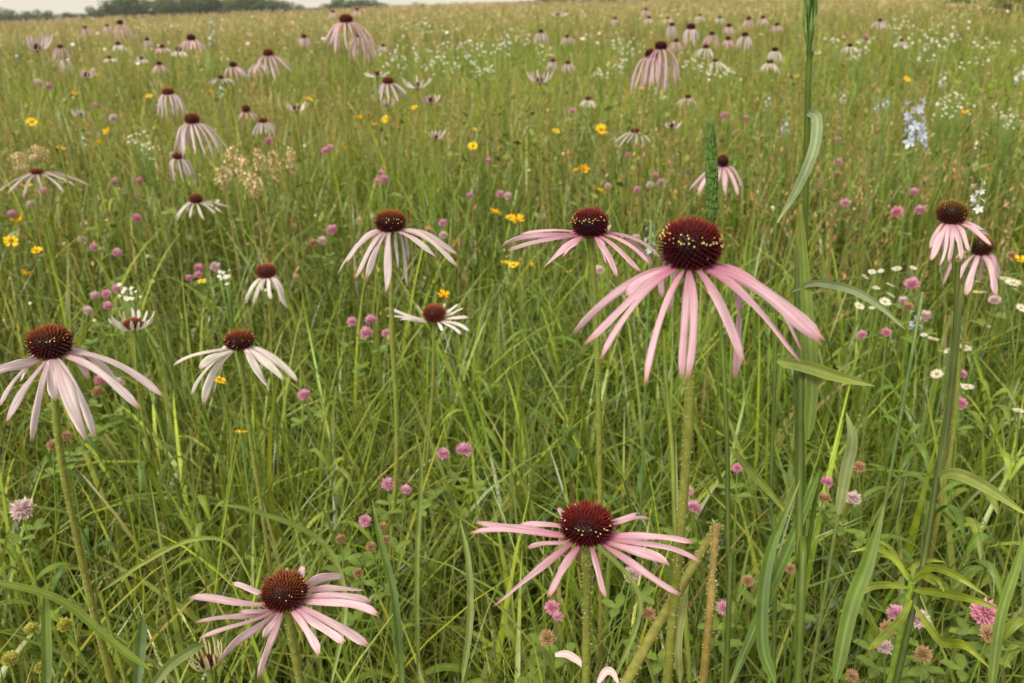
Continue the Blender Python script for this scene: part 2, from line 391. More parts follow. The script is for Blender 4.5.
CF(661, 45, 12, 8, 'upper one of the far pair of pink coneflowers with very long hanging petals', land='the long-petalled far pair', auto=(640, 682, 84, 15), tone='pink', cone='dark', seed=21, hang=True, pollen=0)
CF(651, 53, 12, 9, 'lower one of the far pair of pink coneflowers with very long hanging petals', auto=(628, 670, 88, 14), tone='pink', cone='dark', seed=22, hang=True, pollen=0)
CF(346, 18, 13, 8, 'tall pink coneflower reaching nearly to the skyline', land='the tall coneflower at the skyline', auto=(323, 374, 46, 14), tone='pink', cone='rust', seed=23, hang=True, pollen=0, stem=[(346, 80), (348, 160)])
CF(360, 34, 8, 6, 'pink coneflower tucked under the tall one at the skyline', auto=(346, 374, 57, 12), tone='pink', cone='dark', seed=24, hang=True)
CF(388, 80, 11, 7, 'pale coneflower with spreading petals in the upper middle', land='the spreading pale coneflower', auto=(372, 409, 98, 12), tone='pale', cone='rust', seed=25, pollen=0)
CF(268, 52, 10, 7, 'pale pink coneflower at the top of a tight cluster', land='the tight far cluster', auto=(250, 289, 72, 15), tone='pink', cone='rust', seed=26, pollen=0)
CF(263, 120, 8, 5, 'pale coneflower with neat hanging petals beside a pink topped one', auto=(250, 277, 135, 13), tone='pale', cone='rust', seed=27, hang=True, pollen=0)
CF(246, 108, 8, 8, 'coneflower with pink upright cone and a few pale hanging petals', auto=(236, 258, 118, 8), tone='rose', cone='rust', seed=28, hang=True)
far = [  # x, y, cone width, left, right, bottom, tone, cone
 (120, 22, 5.5, 113, 130, 38, 'pink', 'dark'), (191, 37, 8, 176, 204, 49, 'pink', 'dark'), (257, 62, 5, 246, 275, 78, 'pale', 'dark'), (233, 64, 7, 221, 250, 77, 'pink', 'dark'),
 (221, 77, 5, 206, 238, 84, 'pale', 'dark'), (304, 36, 5, 298, 312, 46, 'pink', 'dark'), (159, 63, 5, 151, 168, 72, 'pink', 'dark'), (147, 39, 4, 142, 152, 47, 'pale', 'dark'),
 (162, 46, 5, 153, 171, 52, 'pink', 'rust'), (179, 49, 6, 170, 187, 55, 'white', 'rust'), (541, 31, 5, 532, 549, 43, 'pale', 'dark'), (567, 36, 4, 560, 577, 43, 'pink', 'dark'),
 (672, 24, 5, 667, 678, 38, 'pale', 'dark'), (691, 26, 8, 683, 700, 41, 'pale', 'dark'), (712, 33, 5, 703, 721, 45, 'pink', 'dark'), (676, 40, 5, 668, 684, 50, 'pink', 'dark'),
 (706, 46, 6, 694, 716, 56, 'white', 'rust'), (729, 25, 5, 723, 735, 33, 'pink', 'dark'), (749, 18, 4.5, 743, 754, 27, 'pink', 'dark'), (763, 17, 4, 757, 769, 25, 'pink', 'dark'),
 (745, 34, 6, 736, 752, 48, 'pale', 'dark'), (775, 49, 6, 768, 784, 60, 'white', 'dark'), (770, 61, 6, 760, 780, 71, 'white', 'dark'), (777, 24, 4, 770, 784, 31, 'pink', 'dark'),
 (728, 38, 5, 722, 735, 47, 'pink', 'dark'), (715, 60, 5, 707, 730, 72, 'white', 'rust'), (850, 45, 4.5, 840, 862, 53, 'white', 'dark'), (60, 46, 5, 48, 68, 60, 'pink', 'rust'),
 (64, 58, 4, 58, 70, 70, 'white', 'rust'), (383, 45, 4, 377, 388, 53, 'pale', 'dark'), (357, 9, 3.6, 352, 362, 15, 'pink', 'dark'), (333, 11, 3.6, 327, 339, 18, 'pink', 'dark'),
 (118, 43, 5, 111, 126, 49, 'white', 'rust'), (109, 57, 4, 103, 117, 61, 'white', 'rust'), (141, 58, 4, 134, 149, 62, 'pale', 'dark'), (85, 27, 3.4, 81, 90, 35, 'pink', 'dark'),
 (107, 25, 3.4, 103, 112, 31, 'pink', 'rust'), (646, 9, 3.4, 641, 651, 16, 'pink', 'rust'), (649, 17, 4, 643, 655, 23, 'pale', 'rust'), (615, 18, 3.5, 609, 620, 24, 'pale', 'rust'),
 (553, 60, 5, 545, 560, 70, 'pale', 'rust'), (568, 62, 5, 560, 578, 72, 'pink', 'rust'), (688, 96, 6, 677, 699, 104, 'pale', 'rust'), (588, 98, 6, 579, 597, 106, 'white', 'rust'),
 (880, 20, 4, 872, 888, 28, 'pale', 'dark'), (902, 40, 3.5, 895, 909, 46, 'pale', 'rust'),
 (720, 17, 3.4, 714, 727, 22, 'white', 'rust'), (668, 18, 3.4, 662, 675, 23, 'white', 'rust'), (700, 15, 3.2, 694, 706, 21, 'white', 'rust')]
cups = [(540, 79, 9, 527, 553, 68, 'pale'), (417, 84, 9, 400, 434, 74, 'white'), (431, 99, 9, 420, 442, 92, 'pale'), (377, 73, 9, 364, 388, 68, 'white'), (36, 46, 9, 29, 52, 33, 'pale'),
        (86, 74, 8, 82, 96, 66, 'white'), (435, 136, 8, 429, 446, 127, 'pale'), (672, 125, 8, 664, 682, 119, 'white'), (296, 107, 9, 284, 308, 99, 'white'), (80, 114, 6, 73, 84, 107, 'white'),
        (558, 14, 5, 549, 569, 10, 'white'), (387, 104, 7, 380, 396, 96, 'pale')]

# ---- automatic wording for the many small things: look + direction from a landmark + rank
def DIRW(dx, dy):
    ax, ay = abs(dx), abs(dy)
    if ay < 0.45*ax: return 'right of' if dx > 0 else 'left of'
    if ax < 0.45*ay: return 'below' if dy > 0 else 'above'
    return ('lower' if dy > 0 else 'upper') + (' right of' if dx > 0 else ' left of')
ORD = ['', 'second nearest', 'third nearest', 'fourth nearest', 'fifth nearest', 'sixth nearest', 'seventh nearest', 'eighth nearest', 'ninth nearest', 'tenth nearest', 'eleventh nearest', 'twelfth nearest', 'thirteenth nearest', 'fourteenth nearest', 'fifteenth nearest']
def wordings(items):
    """items: (x, y, look) -> one label each"""
    keyed = {}
    for i, (x, y, look) in enumerate(items):
        lx, ly, lw = min(NEAR, key=lambda q: math.hypot(q[0]-x, q[1]-y))
        keyed.setdefault((look, DIRW(x-lx, y-ly), lw), []).append((math.hypot(x-lx, y-ly), i))
    out = [None]*len(items)
    for (look, dr, lw), L in keyed.items():
        for k, (_, i) in enumerate(sorted(L)):
            out[i] = f'{look} {dr} {lw}' + (f', {ORD[k]}' if k else (', nearest' if len(L) > 1 else ''))
    return out
tn = {'pink': 'small far pink coneflower', 'pale': 'small far pale coneflower', 'white': 'small far white coneflower'}
lab = wordings([(f[0], f[1], tn[f[6]]) for f in far])
for k, (f, l) in enumerate(zip(far, lab)):
    x, y, w, Lx, Rx, By, tone, cone = f
    CF(x, y, w, w*0.75, l, auto=(Lx, Rx, By, 12), tone=tone, cone=cone, seed=100+k, pollen=0, hang=True, wf=1.25)
lab = wordings([(f[0], f[1], 'half open cup shaped coneflower') for f in cups])
for k, (f, l) in enumerate(zip(cups, lab)):
    x, y, w, Lx, Rx, By, tone = f
    CF(x, y, w, w*0.8, l, auto=(Lx, Rx, By, 11), tone=tone, cone='rust', seed=200+k, up=True, rc=0.022)
NEAR += [(808, 60, 'the tall green seed spike'), (900, 290, 'the white daisy patch'), (915, 125, 'the pale blue larkspur'), (985, 612, 'the bottom right pink clover'), (700, 530, 'the broken stalk'), (464, 450, 'the brightest middle clover'),
         (370, 323, 'the cluster of pink clover'), (32, 630, 'the round yellow buds')]

# ------------------------------------------------------------------ small round flower heads
def ball_head(name, R, n, ca, cb, seed, squash=0.98, droop=False, fl=0.55):
    rs = np.random.default_rng(seed); mb = MB(); g = math.pi*(3-math.sqrt(5))
    for i in range(n):
        z = 1-1.75*(i+.5)/n; r = math.sqrt(max(0, 1-z*z)); ph = i*g; d = np.array([r*math.cos(ph), r*math.sin(ph), z*squash])
        if droop and z < .2: d[2] -= .35
        d += rs.standard_normal(3)*.06
        L = R*rs.uniform(.85, 1.12); u = unit(np.cross(d, [.2, .1, 1])); v = unit(np.cross(d, u)); w = R*rs.uniform(.07, .13)
        p0 = d*R*.2; p1 = d*L*.75; p2 = d*L + np.array([0, 0, R*.06])
        c = (ca+(cb-ca)*rs.random())*rs.uniform(.8, 1.15)
        mb.add([p0, p1-u*w, p1+v*w*.8, p1+u*w, p2], [(0, 1, 2), (0, 2, 3), (1, 4, 2), (2, 4, 3)], [ca*.8, c, c*1.05, c, cb*rs.uniform(.95, 1.15)])
    return mb.mesh(name, M_HEAD, False)
def daisy_head(name, R, n, colp, cold, seed, tip=0.0, notch=True, cup=0.1, inner=0.3):
    rs = np.random.default_rng(seed); mb = MB()
    for i in range(n):
        ph = 2*math.pi*(i+rs.uniform(-.2, .2))/n; d = np.array([math.cos(ph), math.sin(ph), 0]); s = np.array([-math.sin(ph), math.cos(ph), 0])
        L = R*rs.uniform(.85, 1.05); w = 2*math.pi*R/n*.5; z = cup*R*rs.uniform(.3, 1.5); c = colp*rs.uniform(.85, 1.1)
        V = [d*R*inner*.6-s*w*.2, d*R*inner*.6+s*w*.2, d*L*.6-s*w*.45+[0, 0, z*.7], d*L*.6+[0, 0, z*.5], d*L*.6+s*w*.45+[0, 0, z*.7],
             d*L*.95-s*w*.5+[0, 0, z], d*L*(.86 if notch else 1.02)+[0, 0, z*.8], d*L*.95+s*w*.5+[0, 0, z]]
        mb.add(V, [(0, 3, 2), (0, 1, 3), (1, 4, 3), (2, 3, 6, 5), (3, 4, 7, 6)], c)
    head = mb
    mb2 = MB()
    for i in range(26):
        r = math.sqrt((i+.5)/26)*R*inner; ph = i*2.4; p = np.array([r*math.cos(ph), r*math.sin(ph), R*.12*(1-(r/(R*inner))**2)+R*.05]); q = R*inner*.22
        o = np.array([(1, 0, 0), (0, 1, 0), (-1, 0, 0), (0, -1, 0), (0, 0, 1.2)])*q
        mb2.add(p+o, [(0, 1, 4), (1, 2, 4), (2, 3, 4), (3, 0, 4)], cold*rs.uniform(.7, 1.2))
    return head.mesh(name, M_HEAD, False), mb2.mesh('disc', M_HEAD, False)

def thin_stem(length, seed, r=0.0009, lean=0.05, col=None):
    rs = np.random.default_rng(seed); a = rs.uniform(0, 6.28); k = length*lean
    off = np.array([math.cos(a), math.sin(a), 0])*k*3
    pts = [np.zeros(3), -off*.25+[0, 0, -length*.33], -off*.7+[0, 0, -length*.7], -off+[0, 0, -length]]
    mb = MB(); tube(mb, spline(pts, 7), np.linspace(r*.8, r*1.3, 7), lin((112, 138, 58)) if col is None else col, 5)
    return mb.mesh('stem', M_STEM)
def trefoil(seed, size=0.014, below=0.02):
    rs = np.random.default_rng(seed); out = []
    for _ in range(2):
        mb = MB(); a = rs.uniform(0, 6.28); c0 = np.array([math.cos(a), math.sin(a), 0])*.012; c0[2] = -below-rs.uniform(0, .05)
        for k in range(3):
            b = a+(k-1)*1.5; d = np.array([math.cos(b), math.sin(b), .25]); s = np.array([-math.sin(b), math.cos(b), 0])
            ribbon(mb, [c0, c0+d*size*.5, c0+d*size, c0+d*size*1.25-[0, 0, .002]], [size*.15, size*.7, size*.55, size*.05], s, lin((112, 134, 52))*rs.uniform(.8, 1.2))
        out.append(mb.mesh('leaf', M_LEAF))
    return out

CL = {}
for nm, ca, cb in (('pink', lin((216, 144, 176)), lin((238, 188, 208))), ('deep', lin((210, 130, 160)), lin((232, 172, 192))), ('pale', lin((218, 184, 188)), lin((232, 214, 208))), ('brown', lin((170, 134, 94)), lin((206, 172, 136))), ('bud', lin((188, 184, 84)), lin((206, 202, 110)))):
    CL[nm] = [ball_head('flower_head', 1.0, 150, ca, cb, s, fl=.5) if nm != 'bud' else ball_head('flower_head', 1.0, 260, ca, cb, s, 1.0) for s in (1, 2)]
TREF = [trefoil(s) for s in range(4)]
STEMS = [thin_stem(1.0, s, r=0.0011) for s in range(4)]
def place_head(name, x, y, px, meshes, label, cat, group, h, k, parts=True, tilt=0.35, scale_r=None, squash=1.0, stemcol=None):
    """a small flower: Empty at its foot > stem, flower_head (and leaves)"""
    p = at_h(x, y, h); d = (p-CAM).length
    if d > 14: d = 14; p = at(x, y, d)
    R = px/F*d/2 if scale_r is None else scale_r
    foot = Vector((p.x+random.uniform(-.03, .03), p.y+random.uniform(-.03, .03), 0))
    root = empty(name, foot, label, cat, group); loc = p-foot
    st = link('stem', STEMS[k % 4], root, loc); st.scale = (1, 1, loc.z); 
    o = None
    for nm, me in meshes:
        o = link(nm, me, root, loc); o.scale = (R, R, R*squash); o.rotation_euler = (random.uniform(-tilt, tilt)+.3, random.uniform(-tilt, tilt), random.uniform(0, 6.28)) if nm != 'disc' else prev
        prev = o.rotation_euler.copy()
    if parts and px > 9 and name == 'clover':
        for me in TREF[k % 4]:
            l = link('leaf', me, root, loc)
    return root

clovers = [(464,450,18,'pink'),(443,454,14,'pink'),(388,484,15,'pink'),(406,490,12,'pink'),(552,608,15,'deep'),(558,617,11,'pink'),(22,509,20,'pale'),(82,240,9,'pale'),(94,247,8,'pink'),(117,253,10,'pink'),
 (137,218,9,'deep'),(140,181,8,'deep'),(114,182,8,'pink'),(95,296,10,'pale'),(106,294,9,'pink'),(117,289,10,'pink'),(108,306,10,'pink'),(88,311,10,'pale'),(199,268,10,'deep'),(215,267,11,'pale'),
 (198,275,8,'pink'),(189,278,8,'pink'),(31,204,8,'pale'),(43,191,8,'pink'),(322,241,11,'pale'),(332,230,12,'pink'),(313,243,10,'brown'),(352,322,11,'pink'),(371,320,13,'pink'),(366,333,14,'pink'),(386,333,9,'pink'),
 (304,395,13,'pink'),(384,179,10,'pink'),(377,182,8,'pink'),(381,173,7,'pink'),(443,223,9,'pink'),(443,235,9,'pale'),(428,230,9,'brown'),(655,176,8,'deep'),(661,182,7,'pink'),(650,185,8,'pale'),(637,190,8,'pink'),
 (628,155,6,'deep'),(572,111,7,'pink'),(694,507,17,'pink'),(689,491,10,'pink'),(985,612,23,'deep'),(897,614,18,'pink'),(918,618,20,'pale'),(859,467,12,'brown'),(827,482,12,'deep'),(824,498,13,'brown'),(853,498,15,'pale'),
 (962,374,9,'pink'),(960,403,12,'deep'),(912,284,14,'pink'),(897,212,12,'deep'),(920,210,10,'pink'),(914,192,9,'pink'),(845,203,9,'pink'),(837,175,9,'brown'),(903,301,10,'pale'),(908,307,10,'brown'),(925,316,12,'pale'),
 (866,38,6,'deep'),(365,521,13,'pink'),(341,539,11,'brown'),(383,527,11,'brown'),(371,547,11,'brown'),(358,573,11,'brown'),(386,539,9,'brown'),(632,574,18,'pale'),(649,614,13,'brown'),(547,638,16,'brown'),(724,608,15,'pink'),
 (748,581,12,'brown'),(888,629,15,'brown'),(884,647,16,'pale'),(923,654,15,'brown'),(989,634,15,'brown'),(790,569,10,'brown'),(852,676,12,'brown'),(838,140,7,'pink'),(838,162,8,'pink'),(636,238,9,'pale'),(608,186,7,'pale'),
 (600,270,10,'pale'),(54,381,10,'pink'),(60,383,9,'pale'),(98,392,12,'brown'),(66,436,10,'brown'),(53,445,11,'brown'),(100,380,11,'deep'),(118,384,13,'pale'),(12,214,8,'pink'),(470,196,8,'pink'),(500,194,8,'pink'),(508,196,9,'pale'),
 (330,148,8,'pink'),(325,151,8,'pink'),(268,141,8,'deep'),(489,161,7,'deep'),(173,155,7,'pale'),(38,83,8,'pale'),(48,86,7,'pink'),(95,106,7,'pink'),(113,118,8,'pale'),(724,115,7,'pink'),(746,118,6,'pink'),(862,335,10,'pink'),
 (737,468,10,'deep'),(995,300,10,'pale'),(1012,256,10,'brown'),(958,275,9,'pink'),(886,332,9,'deep')]
look = {'pink': 'pink clover head', 'deep': 'deep pink clover head', 'pale': 'faded pale clover head', 'brown': 'spent brownish clover head'}
lab = wordings([(c[0], c[1], look[c[3]]) for c in clovers])
for k, (c, l) in enumerate(zip(clovers, lab)):
    x, y, px, t = c
    place_head('clover', x, y, px*.98, [('flower_head', CL[t][k % 2])], l, 'clover', 'clover heads among the grass', 0.56 if y > 430 else 0.58, k, squash=.9)
for k, (x, y, px) in enumerate([(32, 629, 12), (65, 625, 12), (10, 659, 13), (40, 668, 9)]):
    l = ['round yellow green bud beside an upright flat blade', 'round yellow green bud highest on the right of its group', 'round yellow green bud at the left edge', 'smallest round yellow green bud at the bottom edge'][k]
    place_head('flower_bud', x, y, px*1.02, [('flower_head', CL['bud'][0])], l, 'bud', 'round yellow green buds', 0.6, k, parts=False)

YEL = [daisy_head('blossom', 1.0, 8, c, lin((196, 120, 20)), s, cup=cu, inner=.3) for s, cu, c in ((1, .35, lin((248, 204, 22))), (2, .6, lin((244, 184, 14))), (3, .1, lin((250, 210, 34))))]
yellows = [(26,187,13),(19,222,14),(11,241,13),(37,251,10),(26,275,12),(202,281,9),(95,76,9),(74,95,8),(32,122,10),(100,144,10),(108,132,8),(61,148,8),(155,128,7),(209,92,7),(149,96,7),(309,100,10),(360,119,10),(386,119,10),(415,108,8),
 (395,125,7),(473,146,11),(498,150,11),(346,149,9),(476,105,7),(474,130,7),(376,125,6),(556,131,9),(601,130,14),(584,170,11),(641,88,6),(601,192,16),(517,221,16),(514,265,13),(532,266,14),(577,171,9),(642,180,6),(569,272,9),
 (494,213,13),(510,218,12),(506,264,13),(444,296,13),(219,380,14),(241,433,12),(965,114,9),(907,79,7),(834,87,5),(797,77,5),(138,390,8),(1020,260,12),(85,72,7)]
lab = wordings([(c[0], c[1], 'orange yellow flower') for c in yellows])
for k, (c, l) in enumerate(zip(yellows, lab)):
    x, y, px = c; hd, dc = YEL[k % 3]
    place_head('coreopsis', x, y, px*1.0, [('blossom', hd), ('disc', dc)], l, 'yellow flower', 'orange yellow flowers among the grass', 0.62, k, tilt=.5)

WHI = [daisy_head('blossom', 1.0, 26, lin((240, 238, 226)), lin((214, 190, 60)), s, cup=.12, inner=.36, notch=False) for s in (5, 6)]
whites = [(897,269,10),(872,272,8),(913,268,7),(881,271,6),(865,277,8),(876,288,8),(890,285,9),(890,295,11),(885,302,12),(859,306,11),(872,308,6),(924,335,7),(933,339,12),(975,293,20),(978,282,11),(1005,279,13),(1013,283,14),(1015,290,10),
 (1021,308,10),(937,374,12),(967,387,12),(1019,411,12),(965,348,12),(948,351,8),(940,351,6),(965,343,8),(959,383,6),(952,100,0)]
whites = [w for w in whites if w[2]]
lab = wordings([(c[0], c[1], 'small white daisy') for c in whites])
for k, (c, l) in enumerate(zip(whites, lab)):
    x, y, px = c; hd, dc = WHI[k % 2]
    place_head('daisy', x, y, px*.92, [('blossom', hd), ('disc', dc)], l, 'daisy', 'small white daisies near the right edge', 0.58, k, tilt=.3)

# fleabane plants: one stem branching to a spray of tiny white heads
def fleabane_plant(x, y, spread, n, label, k, h=0.72):
    n = int(n*2.1)
    rs = np.random.default_rng(500+k); p = at_h(x, y, h); d = (p-CAM).length
    if d > 16: p = at(x, y, 16); d = 16
    foot = Vector((p.x, p.y, 0)); root = empty('fleabane', foot, label, 'wildflower', 'white fleabane sprays')
    S = spread/F*d; mb = MB(); hub = np.array(p)-[0, 0, S*.5+.1]
    tube(mb, spline([np.array(foot), (np.array(foot)+hub)/2+[.01, 0, 0], hub], 5), .0014, lin((110, 134, 62)), 5)
    heads = []
    for i in range(n):
        q = np.array(p) + np.array([rs.uniform(-.5, .5)*S, rs.uniform(-.5, .5)*S, rs.normal(0, .2)*S])
        tube(mb, spline([hub, hub*.4+q*.6-[0, 0, .01], q], 4), .0007, lin((110, 134, 62)), 4); heads.append(q)
    part('stem', mb, M_STEM, root)
    for q in heads:
        hd, dc = WHI[0]; R = min(max(.0030, .0013*d), .0095)*rs.uniform(.6, 1.2); o = link('blossom', hd, root, Vector(q)-foot); o.scale = (R,)*3; o.rotation_euler = (rs.uniform(.2, 1.1), rs.uniform(-.4, .4), 0)
fl = [(380,22,26,9),(398,26,22,8),(405,52,30,10),(430,60,30,10),(395,62,24,9),(446,66,24,8),(468,48,30,10),(478,58,24,9),(484,70,20,8),(440,48,26,9),(425,28,20,8),(452,26,24,8),(500,45,22,8),(137,140,16,7),(148,150,16,7),(127,292,20,7),
      (622,42,20,8),(632,52,24,9),(615,66,20,8),(652,60,0,0),(602,72,16,7),(690,62,20,8),(735,70,18,7),(815,52,14,6),(860,55,16,7),(864,42,16,7),(925,60,14,6),(953,98,18,9),(943,108,18,8),(962,110,14,6),(950,40,24,8),(985,44,22,8),
      (898,25,20,8),(925,30,22,8),(955,18,24,8),(975,60,20,7),(1016,45,14,6),(1003,115,18,8),(1012,122,16,7),(868,118,0,0),(930,42,18,7),(520,38,18,7),(495,22,18,7),(222,275,14,6),(905,45,18,7),(835,40,14,6),(1000,70,0,0),(545,52,16,6),(590,40,16,6),
      (716,72,18,7),(704,66,16,6),(660,95,14,5)]
fl = [f for f in fl if f[3]]
lab = wordings([(f[0], f[1], 'spray of tiny white fleabane') for f in fl])
for k, (f, l) in enumerate(zip(fl, lab)): fleabane_plant(*f, l, k)

# larkspur spires
def larkspur(x, y, wpx, hpx, col, label, k, h=0.8):
    rs = np.random.default_rng(700+k); p = at_h(x, y, h); d = (p-CAM).length; top = np.array(at(x, y-hpx/2, d)); bot = np.array(at(x, y+hpx/2, d)); foot = np.array([bot[0]+.01, bot[1], 0])
    root = empty('larkspur', Vector(foot), label, 'larkspur', 'pale larkspur spires'); mb = MB(); S = wpx/F*d
    tube(mb, spline([top, bot, (bot+foot)/2, foot], 9), .0015, lin((106, 128, 70)), 5); part('stem', mb, M_STEM, root)
    n = int(max(7, min(16, hpx*.32)))
    for i in range(n):
        t = (i+.5)/n; c = top*(1-t)+bot*t; ph = i*2.4; dv = np.array([math.cos(ph), math.sin(ph), .1]); q = c + dv*S*.28
        mb = MB(); R = S*.27*(.55+.45*t)
        for j in range(5):
            a = j*1.2566+rs.uniform(-.2, .2); X = unit(np.cross(dv, [0, 0, 1])); Y = np.cross(X, dv); e = X*math.cos(a)+Y*math.sin(a); s = np.cross(e, dv); cc = col*rs.uniform(.85, 1.1)
            mb.add([q, q+e*R*.6-s*R*.32+dv*R*.2, q+e*R*1.05+dv*R*.3, q+e*R*.6+s*R*.32+dv*R*.2], [(0, 1, 2, 3)], cc)
        tube(mb, [q, q-dv*R*.5+[0, 0, R*.5], q-dv*R*1.0+[0, 0, R*.9]], [R*.16, R*.12, R*.05], col*.8, 5)
        part('blossom', mb, M_HEAD, root)
blue = lin((206, 214, 236)); wh = lin((236, 236, 236))
larks = [(915, 124, 24, 46, blue, 'tallest pale blue larkspur spire in the open grass'), (978, 196, 16, 28, wh, 'white larkspur spire above the crowded pair of pink coneflowers'), (650, 240, 14, 30, blue, 'bluish larkspur spire just left of the largest maroon cone'),
         (785, 126, 10, 17, blue, 'small pale blue larkspur left of the tall grass stem'), (943, 80, 8, 15, wh, 'tiny white larkspur above the blue one'), (886, 103, 8, 11, blue, 'tiny bluish larkspur, left one of two beside a taller spire'), (877, 107, 6, 9, blue, 'smallest bluish larkspur in the open grass'),
         (1020, 75, 11, 18, wh, 'white larkspur cut by the right edge'), (843, 97, 7, 13, wh, 'faint white larkspur right of the tall grass stem'), (916, 320, 14, 22, blue, 'bluish white larkspur low among the white daisies'), (212, 30, 7, 32, wh, 'tall slim white flower spire near the far trees'), (221, 90, 7, 16, wh, 'short white flower spire beneath the slim tall one'),
         (768, 100, 7, 14, wh, 'pale larkspur near the upper middle of the field'), (84, 140, 6, 16, wh, 'faint white spire among the yellow flowers'), (507, 38, 7, 20, wh, 'white flower spire near the skyline')]
for k, l in enumerate(larks): larkspur(*l, k, h=.82 if l[1] > 60 else .95)

# ------------------------------------------------------------------ tall grasses and broad leaves that stand out one by one
G1 = lin((96, 128, 50)); G2 = lin((126, 156, 66)); G3 = lin((70, 100, 42)); GP = lin((148, 182, 140))*.85
camr = np.array(CR)
def leafpath(pts, d):
    return spline([np.array(at(x, y, (d[i] if isinstance(d, (list, tuple)) else d))) for i, (x, y) in enumerate(pts)], 18)
def blade(root, pts, d, wpx, col, name='leaf', tip=0.05, twist=0.3, base=.5):
    P = leafpath(pts, d); n = len(P); t = np.linspace(0, 1, n); dd = d[0] if isinstance(d, (list, tuple)) else d
    col = np.asarray(col)*np.array([1.25, 1.0, .85])*.72; w = .78*wpx/F*dd*np.clip((base+(1-base)*np.minimum(1, t/.35))*np.minimum(1, .25+t/.12)*(1-np.maximum(0, (t-.5)/.5)**1.8*(1-tip)), 0, 1)
    T = np.gradient(P, axis=0); V = P-np.array(CAM); wd = np.cross(T, V)
    mb = MB(); ribbon(mb, P, w, wd, np.outer(1+.14*np.sin(t*7+wpx), col)+np.outer(np.clip(t-.8, 0, 1)*1.5, lin((170, 150, 80))), fold=.4, cols=9, twist=twist); part(name, mb, M_LEAF, root)
def spike(root, top, bot, d, wpx, col, seed, n=150, fl=2.3, bristle=0):
    """a grass ear: overlapping spikelets up a central stalk, with bristles or short awns"""
    rs = np.random.default_rng(seed); a = np.array(at(*top, d)); b = np.array(at(*bot, d)); mb = MB(); R = wpx/F*d/2
    ax = unit(a-b); X = unit(np.cross(ax, [0, 1, .1])); Y = np.cross(X, ax)
    tube(mb, [a, b], R*.35, col*.6, 6)
    for i in range(n):
        t = (i+rs.uniform(-.4, .4))/n; p = b+(a-b)*t
        ph = i*2.4 if bristle else (i % 2)*math.pi + rs.normal(0, .55) + .3
        o = X*math.cos(ph)+Y*math.sin(ph); sd = np.cross(o, ax)
        k = math.sin(math.pi*min(1, .10+t*.86))**.4*rs.uniform(.8, 1.15); L = R*fl*rs.uniform(.8, 1.2); q = p+o*R*.25*k; c = col*rs.uniform(.65, 1.5)
        e = q+o*R*.55*k+ax*L*.45
        mb.add([q, e-sd*R*.28, q+o*R*.72*k+ax*L, e+sd*R*.28, e+o*R*.28*k], [(0, 1, 4), (1, 2, 4), (2, 3, 4), (3, 0, 4), (0, 3, 2, 1)], [c*.7, c*1.25, c*1.6, c*.9, c])
        tipp = q+o*R*.72*k+ax*L
        for _ in range(2 if bristle else 1):
            dv = unit(o*rs.uniform(.25, .8)+ax+rs.normal(0, .12, 3)); LL = R*(bristle or .8)*rs.uniform(.6, 1.3)
            mb.add([tipp-dv*L*.3-sd*R*.035, tipp-dv*L*.3+sd*R*.035, tipp+dv*LL], [(0, 1, 2)], col*1.8)
    part('seed_spike', mb, M_LEAF, root, smooth=False)
def grass_plant(pts, d, rpx, label, name='tall_grass', col=G1):
    P = [np.array(at(x, y, d)) for x, y in pts]; q, p = P[-2], P[-1]; foot = p+(p-q)*(p[2]/max(q[2]-p[2], .05))*.6; foot[2] = 0
    root = empty(name, Vector(foot), label, 'grass plant', 'tall grasses standing out singly'); mb = MB(); path = spline(P+[foot], 34); n = len(path)
    t = np.linspace(0, 1, n); r = rpx/F*d/2*(.8+.35*t); nodes = (np.abs((t*5) % 1-.5) > .47); r = r*(1+.3*nodes)
    tube(mb, path, r, np.outer(1-.25*nodes+.15*np.sin(t*20), np.asarray(col)*np.array([1.25, 1, .8])*.8), 8); part('stalk', mb, M_LEAF, root); return root
r = grass_plant([(810, 52), (808, 90), (805, 230), (801, 400), (799, 560), (798, 683)], .50, 6.5, 'tallest grass stalk crossing the top edge with a green seed spike')
spike(r, (811, -75), (809, 56), .50, 13, lin((112, 138, 70)), 1, n=64, fl=5.0)
blade(r, [(806, 112), (817, 118), (814, 150), (797, 190), (777, 223)], [.5, .49, .48, .47, .45], 12, GP, tip=.1, base=.7)
blade(r, [(793, 291), (815, 283), (850, 289), (880, 306), (906, 330)], [.5, .49, .48, .47, .46], 9, GP)
blade(r, [(777, 361), (805, 366), (838, 376), (875, 386)], [.5, .49, .48, .47], 15, lin((136, 166, 86)), base=.8)
blade(r, [(808, 440), (812, 380), (806, 300), (800, 205)], .495, 15, lin((112, 146, 62)), tip=.3, base=.8)
blade(r, [(796, 683), (800, 600), (800, 480), (797, 340), (797, 230)], .51, 12, lin((84, 120, 48)), tip=.3)
NEAR.append((800, 400, 'the tallest grass stalk'))
r = grass_plant([(711, 225), (716, 290), (722, 342), (727, 442), (728, 560), (726, 683)], .56, 4.6, 'grass stalk with a dense dark green brush-like spike behind the largest coneflower', col=G1)
spike(r, (711, 134), (712, 224), .56, 11, lin((82, 110, 46)), 2, n=420, fl=1.9, bristle=1.1)
blade(r, [(729, 446), (745, 465), (768, 490), (792, 520)], [.56, .55, .54, .53], 9, G2)
r = grass_plant([(958, 262), (955, 330), (949, 400), (938, 470), (922, 570), (896, 683)], .62, 5, 'leaning grass stalk near the right edge with a folded leaf sheath', col=lin((88, 112, 48)))
blade(r, [(938, 478), (945, 440), (952, 380), (958, 320), (962, 285)], .615, 8, lin((84, 108, 50)), tip=.25, base=.8, twist=.1)
blade(r, [(938, 476), (958, 474), (990, 489), (1030, 517)], [.62, .6, .59, .58], 13, lin((150, 180, 100)))
